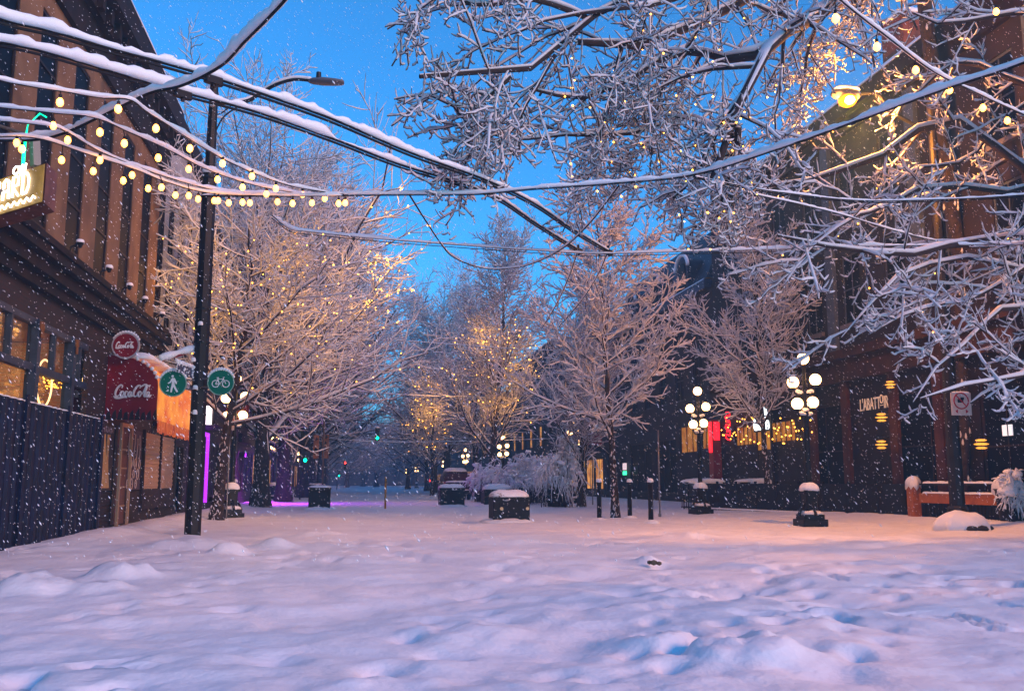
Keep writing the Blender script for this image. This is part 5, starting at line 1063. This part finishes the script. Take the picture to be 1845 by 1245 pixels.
# ------------------------------------------------------------------ planters, bollards, posts
def planter(px0, px1, py, H, label, plant=False, seed=0, hcap=.18):
    a, b = onz(px0, py), onz(px1, py); Y = a[1]; x0, x1 = a[0], b[0]; w = x1-x0; t = thing('planter_box', ((x0+x1)/2, Y, 0), label, 'planter', 'black street planters')
    d = w*.95; cx, cy = (x0+x1)/2, Y+d/2
    m = MB().cbox((cx, cy, H*.5-.03), (w, d, H+.04), 0, .03).cbox((cx, cy, H-.05), (w+.05, d+.05, .09), 0, .03)
    for k in range(1, 5): m.cbox((x0+w*k/5, Y-.004, H*.45), (.015, .012, H*.8))
    m.build('box', PLANTER, t); s = MB(); snowcap(s, (cx, cy, H-.01), w*1.04, d*1.04, hcap, pw=4, n=44, jag=.10, seed=seed, drip=.12)
    s.build('snow_cap', SNOW, t, True); snowcap(MB(), (cx-.05, cy-.06, -.05), w*1.45, d*1.4, .17, pw=3, n=30, jag=.25, seed=seed+5, pe=.9).build('snow_drift', GSNOW, t, True); return t, (x0, x1, Y, cx, cy)
planter(555, 594, 917, .92, 'black square planter with the banner pole behind it, beside the violet snow', seed=1, hcap=.10)
t, g = planter(793, 838, 912, .88, 'black planter with even snow cap in front of the parked car', seed=2)
planter(873, 925, 911, .80, 'black planter with thick round snow cap behind the nearest planter', seed=3, hcap=.26)
t, g = planter(889, 957, 940, .72, 'nearest black planter with untidy snow and twigs and two pale reflectors', seed=4, hcap=.22)
for u in (.22, .93): MB().lathe([(.05, 0), (.05, .02)], (g[0]+(g[1]-g[0])*u, g[2]-.025, .38), 12, 'y').build('reflector', mat('reflector', (.6, .5, .25), .4), t)
rng = np.random.default_rng(4); base = np.stack([rng.uniform(g[0], g[0]+.5, 40), rng.uniform(g[2]-.05, g[2]+.4, 40), np.full(40, .74)], 1); s = np.linspace(0, 1, 5)
P = base[:, None]+np.stack([rng.normal(-.12, .12, 40), rng.normal(-.05, .08, 40), rng.uniform(.0, .22, 40)], 1)[:, None]*s[None, :, None]; P[..., 2] -= .12*s**2
a_ = Acc(); a_.add(tubes(P, np.full((40, 5), .005), 4)); a_.build('dry_plant', mat('dry_stem', (.16, .12, .08), .9), t)
planter(553, 584, 893, .95, 'far dark planter half hidden behind the banner pole planter', seed=5, hcap=.1)

def bollard(px, pyb, label, H=1.16, r=.075):
    q = onz(px, pyb); t = thing('bollard', (0, 0, 0), label, 'bollard', 'black steel bollards')
    MB().lathe([(r, -.05), (r, H-.05), (r*1.18, H-.05), (r*1.18, H-.01), (r*.9, H+.02)], (0, 0, 0), 14).build('post', BLACK, t, True)
    snowcap(MB(), (0, 0, H+.005), r*2.5, r*2.5, .09, n=14, pw=2).build('snow_cap', SNOW, t, True); snowcap(MB(), (.02, -.03, -.04), .5, .42, .10, n=16, pw=2, jag=.3, pe=1.1).build('snow_drift', GSNOW, t, True); t.location = (q[0], q[1], 0); return t
b0 = bollard(1173, 940, 'nearest bollard, rightmost of the three by the thin post')
def bcopy(px, pyb, label):
    b = copy_tree(b0); q = onz(px, pyb); b.location = (q[0], q[1], 0); b['label'] = label
bcopy(1135, 932, 'middle bollard just right of the speckled tree trunk'); bcopy(1080, 936, 'bollard just left of the speckled tree trunk, beside the snow bush')
bcopy(762, 878, 'small far bollard, left of a pair left of the parked car'); bcopy(768, 879, 'small far bollard, right of a pair left of the parked car'); bcopy(843, 893, 'bollard at the right rear corner of the parked car'); bcopy(850, 894, 'bollard right of the one at the corner of the parked car')
bcopy(421, 926, 'bollard beside the left globe lamp pedestal')
q = onz(694, 916); t = thing('marker_post', (q[0], q[1], 0), 'slim yellow marker post alone in the middle of the street', 'post')
MB().lathe([(.045, -.05), (.045, 1.38), (.02, 1.4)], (q[0], q[1], 0), 10).build('post', YEL, t, True); MB().lathe([(.047, 1.1), (.047, 1.2)], (q[0], q[1], 0), 10).build('reflective_band', mat('band_brown', (.25, .12, .03), .5), t)
q = onz(1189, 930); t = thing('thin_post', (q[0], q[1], 0), 'thin bare steel post right of the nearest bollard', 'post')
MB().tube([(q[0], q[1], -.05), (q[0], q[1], ony(1185, 775, q[1])[2])], .03, 8).build('pole', METAL, t, True); MB().lathe([(.05, -.02), (.055, .08)], (q[0], q[1], 0), 8).build('base', METAL, t)
q = onz(1068, 908); Yq = q[1]; t = thing('sign_post', (q[0], Yq, 0), 'steel post with a red sign among snowy twigs behind the large bush', 'sign')
MB().tube([(q[0], Yq, -.05), (q[0], Yq, ony(1063, 770, Yq)[2])], .035, 8).build('pole', METAL, t, True)
a_, b_ = ony(1066, 802, Yq-.06), ony(1084, 780, Yq-.06); MB().box(a_[0], b_[0], Yq-.08, Yq-.06, a_[2], b_[2]).build('plate', mat('plate_pinkred', (.25, .05, .06), .5), t); MB().box(a_[0]+.05, b_[0]-.05, Yq-.085, Yq-.081, a_[2]+.2, a_[2]+.26).build('white_bar', WHITE, t)
a_, b_ = ony(1049, 802, Yq+.1), ony(1062, 780, Yq+.1); m = MB().lathe([(.17, 0), (.2, .3), (.14, .58)], ((a_[0]+b_[0])/2, Yq+.1, a_[2]), 12); m.build('red_drum', mat('drum_red', (.45, .05, .02), .4), t)
snowcap(MB(), ((a_[0]+b_[0])/2, Yq+.1, b_[2]+.02), .4, .4, .14, n=12).build('snow_cap', SNOW, t, True)
# banner pole
q = onz(577, 912); Yq = q[1]+1.4; t = thing('banner_pole', (q[0], Yq, 0), 'thin pole with two orange brown banners rising behind the black planter', 'banner')
MB().tube([(q[0]+.03, Yq, -.05), (q[0]+.03, Yq, ony(579, 730, Yq)[2])], .045, 8).build('pole', mat('pole_tan', (.16, .11, .08), .6), t, True)
for (pa, pb_) in (((564, 826), (575, 784)), ((580, 826), (593, 783))):
    a_, b_ = ony(*pa, Yq), ony(*pb_, Yq); bn = MB().box(a_[0], b_[0], Yq-.01, Yq+.01, a_[2], b_[2]).build('banner', mat('banner_orange', (.42, .16, .06), .7, var=.5, scale=3), t)
    m = MB(); rg = random.Random(int(pa[0]))
    for k in range(5):
        u, v = rg.uniform(.2, .7), rg.uniform(.1, .85); x, z = a_[0]+(b_[0]-a_[0])*u, a_[2]+(b_[2]-a_[2])*v
        m.prism([(x-.08, z), (x, z+.03), (x+.09, z+.10), (x+.02, z+.12), (x-.02, z+.2), (x-.05, z+.06)], lambda u_, v_, d: (u_, Yq-.012-d, v_), 0, .004)
    m.build('dark_figures', BLACK, bn)
# no parking sign on left
c = ony(416, 762, 31.5); t = thing('parking_sign', c, 'small pale sign with a red ring under the left globe lamp', 'sign')
MB().cbox((c[0], c[1], c[2]), (.22, .02, .46)).build('plate', MATS['plate_cream'], t); MB().tube([(c[0]+.08*math.cos(a), c[1]-.015, c[2]+.08+.08*math.sin(a)) for a in np.linspace(0, 6.28, 15)], .014, 5).build('red_ring', MATS['ring_red'], t)
MB().tube([(c[0]-.02, c[1]+.03, -.05), (c[0]-.02, c[1]+.03, c[2]+.25)], .025, 6).build('pole', METAL, t)
c = ony(428, 745, 40); t = thing('hanging_sign', (XL, 40, c[2]), 'small dark red shop sign hanging from the left facade past the lamp', 'sign')
MB().cbox((c[0], c[1], c[2]), (.9, .06, .7), 0, .1).build('board', mat('board_red', (.25, .03, .02), .5), t); MB().tube([(c[0], c[1], c[2]+.35), (c[0], c[1], c[2]+.45), (XL, c[1], c[2]+.45)], .025, 6).build('bracket', BLACK, t)

# ------------------------------------------------------------------ traffic signals
def signal(px, py, Y, lit, label, hang=True):
    c = ony(px, py, Y); t = thing('traffic_signal', c, label, 'traffic light', 'traffic signals'); k = {'red': 0, 'green': 2}[lit]; zt = c[2]+.3*k if lit == 'green' else c[2]
    top = c[2]+(.6 if lit == 'green' else 0)
    MB().cbox((c[0], Y+.15, top-.3), (.34, .26, 1.0), 0, .04).build('housing', mat('housing_dark', (.03, .035, .02), .5), t)
    for j in range(3):
        z = top-.3*j; on = j == k
        mm = BLACK if not on else mat('lit_'+lit, (0, 0, 0), .4, emit=(1, .02, .015) if lit == 'red' else (.0, 1.0, .45), es=9)
        MB().ball((c[0], Y-.0, z), .105 if on else .09, 12, 1).build('lens', mm, t, True)
        MB().tube([(c[0]+.12*math.cos(a), Y-.1, z+.12*math.sin(a)) for a in np.linspace(0.2, 2.94, 8)], .012, 4).build('visor', BLACK, t)
    snowcap(MB(), (c[0], Y+.15, top+.2), .38, .3, .1, n=12).build('snow_cap', SNOW, t, True)
    if hang: MB().tube([(c[0], Y+.15, top+.2), (c[0], Y+.15, top+.7)], .03, 6).build('hanger', BLACK, t)
    else: MB().tube([(c[0]-.3, Y+.15, -.05), (c[0]-.3, Y+.15, top+.3), (c[0], Y+.15, top+.3)], .06, 8).build('pole', BLACK, t)
signal(680, 789, 74.8, 'green', 'green signal hanging from the wire above the far street')
signal(550, 829, 66, 'green', 'bright green signal on a pole low at left beside the banners', False)
signal(622, 834, 120, 'red', 'red signal hanging in the haze at the street end'); signal(611, 857, 150, 'green', 'small green signal in the haze below the red one', False)
signal(500, 838, 80, 'green', 'tiny green signal by the lit doorway between the left trunks', False)
signal(775, 866, 150, 'red', 'small red signal under the far globe lamps', False)
t = thing('lit_kiosk', (-6, 88, 0), 'small lit doorway with orange interior between the left trunks', 'kiosk')
q = ony(503, 862, 78); MB().box(q[0]-.9, q[0]-.25, 77.9, 79, 0, 3.1).box(q[0]+.35, q[0]+.9, 77.9, 79, 0, 3.1).box(q[0]-1, q[0]+1, 77.8, 79.1, 3.1, 3.35).build('frame', mat('kiosk_teal', (.02, .06, .06), .6), t)
MB().box(q[0]-.24, q[0]+.34, 78.2, 78.3, .2, 3.0).build('doorway', glowmat('door_glow', (1, .35, .05), (.3, .12, .02), .5, 2), t); snowcap(MB(), (q[0], 78.5, 3.36), 2.1, 1.4, .2, n=20).build('snow_cap', SNOW, t, True)
MB().box(q[0]-.85, q[0]-.5, 77.8, 77.89, 1.9, 2.5).build('light_panel', mat('lp', (1, 1, 1), .4, emit=(1, .8, .6), es=1.5), t)

# ------------------------------------------------------------------ parked car
def car(x, y):
    t = thing('parked_car', (x, y, 0), 'dark red four wheel drive parked among bollards with snow on roof and glass', 'car')
    def loft(sec, name, m, par):  # sec: (y, halfwidth bottom, halfwidth top, zb, zt)
        V = []; 
        for yy, wb, wt, zb, zt in sec: V += [(-wb, yy, zb), (-wb*1.03, yy, zb+(zt-zb)*.5), (-wt, yy, zt-.04), (-wt+.08, yy, zt), (wt-.08, yy, zt), (wt, yy, zt-.04), (wb*1.03, yy, zb+(zt-zb)*.5), (wb, yy, zb)]
        n = len(sec); Fa = [(i*8+k, i*8+(k+1) % 8, (i+1)*8+(k+1) % 8, (i+1)*8+k) for i in range(n-1) for k in range(8)]+[tuple(range(7, -1, -1)), tuple((n-1)*8+k for k in range(8))]
        return MB().add([(x+v[0], y+v[1], v[2]) for v in V], Fa).build(name, m, par, False)
    CR = mat('car_red', (.06, .006, .012), .3, var=.2)
    loft([(0, .86, .84, .45, 1.05), (.12, .93, .90, .38, 1.18), (1.2, .95, .93, .34, 1.2), (3.2, .95, .93, .34, 1.16), (4.3, .92, .88, .38, 1.08), (4.6, .82, .78, .45, .95)], 'body', CR, t)
    loft([(.15, .84, .70, 1.16, 1.30), (.55, .86, .70, 1.16, 1.82), (1.2, .88, .72, 1.16, 1.92), (2.6, .88, .70, 1.16, 1.88), (3.4, .84, .62, 1.14, 1.26)], 'cabin', CR, t)
    MB().add([(x-.66, y+.20, 1.32), (x+.66, y+.20, 1.32), (x+.56, y+.50, 1.76), (x-.56, y+.50, 1.76)], [(0, 1, 2, 3)]).build('rear_window', GLASSD, t)
    for s in (-1, 1):
        MB().box(x+s*.84-.07, x+s*.84+.07, y-.01, y+.1, .85, 1.15).build('tail_light', mat('tail', (.3, .01, .01), .3), t)
        for yy in (.9, 3.7):
            w = MB().lathe([(.30, -.11), (.36, -.09), (.36, .09), (.30, .11)], (x+s*.85, y+yy, .33), 20, 'x').build('wheel', CABLE, t, True); MB().lathe([(.18, -.02), (.2, .02)], (x+s*.97, y+yy, .33), 14, 'x').build('rim', METAL, w)
        MB().cbox((x+s*1.04, y+3.0, 1.2), (.16, .12, .14), 0, .02).build('mirror', BLACK, t)
    MB().cbox((x, y-.05, .52), (1.7, .18, .2), 0, .03).build('bumper', BLACK, t); MB().cbox((x, y-.005, .85), (.5, .02, .14)).build('number_plate', WHITE, t)
    s = MB(); snowcap(s, (x, y+1.6, 1.86), 1.5, 2.4, .24, pw=4, n=36); snowcap(s, (x, y+.05, 1.16), 1.5, .35, .10, n=24, pw=4); snowcap(s, (x, y-.06, .62), 1.6, .2, .07, n=20, pw=4)
    s.build('snow_cover', SNOW, t)
car(6.6, 62)

# ------------------------------------------------------------------ snow bushes
def bush(x, y, R, H, n, seed, label, sn=.03, lean=0.0):
    rng = np.random.default_rng(seed); t = thing('snowy_bush', (x, y, 0), label, 'bush', 'snow laden bushes'); K = 9; s = np.linspace(0, 1, K)
    a = rng.random(n)*6.283; b = np.stack([x+rng.normal(0, R*.22, n), y+rng.normal(0, R*.2, n), np.full(n, -.05)], 1); rr = R*rng.uniform(.2, .85, n); hh = H*rng.uniform(.55, 1.0, n)*(1+.25*np.sin(a*2+seed))*(1+lean*np.cos(a))
    P = np.zeros((n, K, 3)); P[..., 0] = b[:, None, 0]+np.cos(a)[:, None]*rr[:, None]*s**1.25; P[..., 1] = b[:, None, 1]+np.sin(a)[:, None]*rr[:, None]*s**1.25
    P[..., 2] = hh[:, None]*(1-(1-np.minimum(s*1.45, 1))**2)[None]-(np.maximum(s-.62, 0)**1.6)[None]*(rng.uniform(.6, 2.4, n)*H)[:, None]; P[..., 2] = np.maximum(P[..., 2], .05*s); P += rng.normal(0, .03, P.shape)
    Rr = np.broadcast_to(.014*(1-.7*s), (n, K)).copy()
    P2, R2 = grow(P, Rr, 6, .35, 1.0, (20, 45), .20, 5, rng, -.35, .6, .05, .8, .005, lmin=.2)
    tw = Acc(); tw.add(tubes(P, Rr, 4)); tw.add(tubes(P2, R2, 3)); tw.build('stems', TWIG, t)
    cl = MB(); rgb = random.Random(seed)
    for _ in range(int(110*R)):
        i_ = rgb.randrange(n); j_ = rgb.choice([5, 6]); c_ = P[i_, j_]
        if c_[2] > H*.5: cl.ball((c_[0], c_[1], c_[2]+.03), rgb.uniform(.08, .19), 8, .5)
    cl.build('snow_clumps', SNOW, t, True)
    q = Acc(); q.add(snowtubes(P[:, 3:], Rr[:, 3:], sn*2.2, rng, 6, rag=.5)); k2 = P2[:, 0, 2] > H*.45; q.add(snowtubes(P2[k2], R2[k2], sn*1.5, rng, 5, rag=.6)); q.build('snow_cover', SNOW, t)
q = onz(1006, 913); bush(q[0], q[1], 1.45, 2.45, 200, 1, 'large arching snow-laden bush left of the bollards, its top swept to the right', .036, .18)
q = onz(905, 905); bush(q[0]+.3, 50, 1.7, 2.0, 170, 2, 'lower snowy bush behind the round capped planter', .036)
q = onz(940, 905); bush(q[0]+.9, 53, 1.8, 2.3, 170, 3, 'middle snowy bush between the large bush and the low one', .036)
q = onz(862, 900); bush(7.4, 55.5, 1.2, 1.9, 110, 5, 'small snowy bush right behind the car bollards', .036)
q = onx(1815, 885, 17.2); bush(q[0], q[1]-.2, .45, 1.25, 60, 7, 'snow-heaped shrub in the pot at the right edge of the patio', .03)

# ------------------------------------------------------------------ patio on the right
t = thing('patio_barrier', (15.5, 34, 0), 'long low black patio barrier behind the two right lamps', 'barrier')
xa, ya = onz(1262, 917)[:2]; xb_, yb_ = onz(1636, 934)[:2]; n = 9
for k in range(n):
    u0, u1 = k/n, (k+.97)/n; p0 = (xa+(xb_-xa)*u0, ya+(yb_-ya)*u0); p1 = (xa+(xb_-xa)*u1, ya+(yb_-ya)*u1); L = math.hypot(p1[0]-p0[0], p1[1]-p0[1]); an = math.atan2(p1[1]-p0[1], p1[0]-p0[0])
    MB().cbox(((p0[0]+p1[0])/2, (p0[1]+p1[1])/2, .54), (L, .05, 1.1), an).build('panel', PLANTER, t); MB().cbox((p0[0], p0[1], .58), (.08, .08, 1.2), an).build('post', BLACK, t)
MB().cbox(((xa+xb_)/2, (ya+yb_)/2-.02, .06), (math.hypot(xb_-xa, yb_-ya), .10, .06), math.atan2(yb_-ya, xb_-xa)).build('snow_line', SNOW, t)
for k, (pa, pb_, py, lb_) in enumerate([((1236), (1310), 868, 'snow-topped patio table behind the smaller lamp post'), (1335, 1446, 868, 'long snow-topped patio table between the two right lamps')]):
    Y = ya-1.0*k+.3; a_, b_ = ony(pa, py, Y), ony(pb_, py, Y); w = b_[0]-a_[0]; cx = (a_[0]+b_[0])/2; t = thing('patio_table', (cx, Y+.4, 0), lb_, 'table', 'snow covered patio tables'); z = a_[2]
    MB().cbox((cx, Y+.45, z-.04), (w, .8, .06), 0, .02).build('tabletop', BLACK, t)
    for sx in (-1, 1):
        for sy in (-1, 1): MB().tube([(cx+sx*w*.42, Y+.45+sy*.3, -.05), (cx+sx*w*.42, Y+.45+sy*.3, z-.07)], .03, 6).build('leg', BLACK, t)
    snowcap(MB(), (cx, Y+.45, z-.01), w*1.05, .95, .16, pw=3, n=40, jag=.2, seed=k, drip=.10).build('snow_cap', SNOW, t, True)
# small crate-like black basket by the smaller lamp
q = onz(1252, 915); t = thing('wire_basket', (q[0], q[1], 0), 'low black slatted basket left of the smaller lamp pedestal', 'basket')
m = MB()
for k in range(9): m.cbox((q[0]-.42+.105*k, q[1]-.1, .26), (.03, .03, .5)); m.cbox((q[0]-.42+.105*k, q[1]+.5, .26), (.03, .03, .5))
m.cbox((q[0], q[1]+.2, .50), (.92, .68, .04)).cbox((q[0], q[1]+.2, .04), (.92, .68, .05)).cbox((q[0], q[1]+.2, .28), (.90, .64, .02)); m.build('slats', BLACK, t)
# timber patio rail, running back along the front of the building
A_r = onz(1649, 936)[:2]; B_r = onx(1800, 900, 17.15)[:2]; Y = A_r[1]; dR = B_r-A_r; LR = float(np.linalg.norm(dR)); dR = dR/LR; aR = math.atan2(dR[1], dR[0])
t = thing('timber_railing', (A_r[0], Y, 0), 'orange timber post and rail with snowy black handrail around the patio at right', 'railing')
zr = lambda py: float(ony(1649, py, Y)[2]); cR = lambda u, z: (A_r[0]+dR[0]*LR*u, A_r[1]+dR[1]*LR*u, z)
MB().cbox((A_r[0], A_r[1], (zr(872)-.05)/2), (.30, .30, zr(872)+.05), aR, .01).build('post', WOODO, t)
MB().cbox(cR(.54, (zr(888)+zr(905))/2), (LR*.9, .09, zr(888)-zr(905)), aR, .008).build('rail', WOODO, t)
MB().cbox(cR(.54, zr(872)), (LR*.9, .05, .05), aR).build('handrail', BLACK, t)
m = MB()
for k in range(26): m.cbox(cR(.1+.88*k/25, zr(905)/2), (.022, .02, zr(905)), aR)
m.build('balusters', BLACK, t); MB().cbox((cR(.55, 0)[0]+.25, cR(.55, 0)[1]+.1, zr(888)/2), (LR*.95, .03, zr(888)), aR).build('dark_panel', PLANTER, t)
s = MB()
for k in range(9): snowcap(s, cR(.14+.8*(k+.5)/9, zr(888)-.005), LR/10*1.1, .16, .06, rz=aR, n=12, seed=k, drip=0); snowcap(s, cR(.14+.8*(k+.5)/9, zr(872)+.02), LR/10*1.1, .11, .07, rz=aR, n=12, seed=k+9, drip=0)
snowcap(s, (A_r[0], A_r[1], zr(872)), .42, .42, .24, n=18, jag=.35, drip=.2, pe=.8); s.build('snow_cap', SNOW, t, True)
t = thing('plant_pot', (B_r[0], B_r[1]-.35, 0), 'dark tall plant pot at the right end of the timber railing', 'planter')
MB().lathe([(.24, -.05), (.30, .3), (.36, .92), (.40, .97)], (B_r[0]+.1, B_r[1]-.3, 0), 18).build('pot', PLANTER, t, True); snowcap(MB(), (B_r[0]+.1, B_r[1]-.3, .95), .8, .8, .4, n=20, pw=2, jag=.4, drip=.25, pe=1.0).build('snow_cap', SNOW, t, True)

# small snow lumps and debris on the ground
sn = MB(); 
q = onz(1178, 1012); t = MB().ball((q[0], q[1], -.01), .06, 5, .7).ball((q[0]+.07, q[1]-.03, -.02), .045, 5, .7).ball((q[0]-.05, q[1]+.05, -.01), .04, 5, .8); tag(t.build('mud_clod', mat('clod', (.10, .08, .05), .9)), 'dark clod poking through the snow in the middle foreground', 'clod')

# ------------------------------------------------------------------ falling snow
rng = np.random.default_rng(99); N = 34000
u = rng.random(N); Y = 2.2+30*u**.75; px = rng.uniform(-60, 1900, N); py = rng.uniform(-60, 1010, N)
Pf = np.array([ony(a, b, c) for a, b, c in zip(px, py, Y)]); Pf = Pf[(Pf[:, 2] > .3)]
n = len(Pf); r = (.45+Pf[:, 1]/22)*rng.uniform(.0022, .0046, n)*(1+.4*(rng.random(n) < .08)); el = np.array([.42, -.1, -.9])[None]*(r*rng.uniform(2.2, 5.0, n))[:, None]
V, T = octas(Pf, r, el); fo = npmesh('falling_snow', V, T, mat('flake', (.9, .9, .92), .6), None, True); fo['kind'] = 'stuff'; fo['label'] = 'snowflakes driving down across the street'

# ------------------------------------------------------------------ haze
hz = MB().box(-60, 60, -12, 330, -1.5, 26).build('haze', []) ; hz['kind'] = 'stuff'; hz['label'] = 'pale bluish snow haze thickening down the street'
hm_ = bpy.data.materials.new('haze_air'); hm_.use_nodes = True; n = hm_.node_tree; n.nodes.clear(); o = n.nodes.new('ShaderNodeOutputMaterial'); v = n.nodes.new('ShaderNodeVolumePrincipled')
v.inputs['Color'].default_value = (.30, .62, 1.0, 1); v.inputs['Density'].default_value = 0.0027; v.inputs['Anisotropy'].default_value = 0.0
n.links.new(v.outputs[0], o.inputs['Volume']); hz.data.materials.append(hm_)
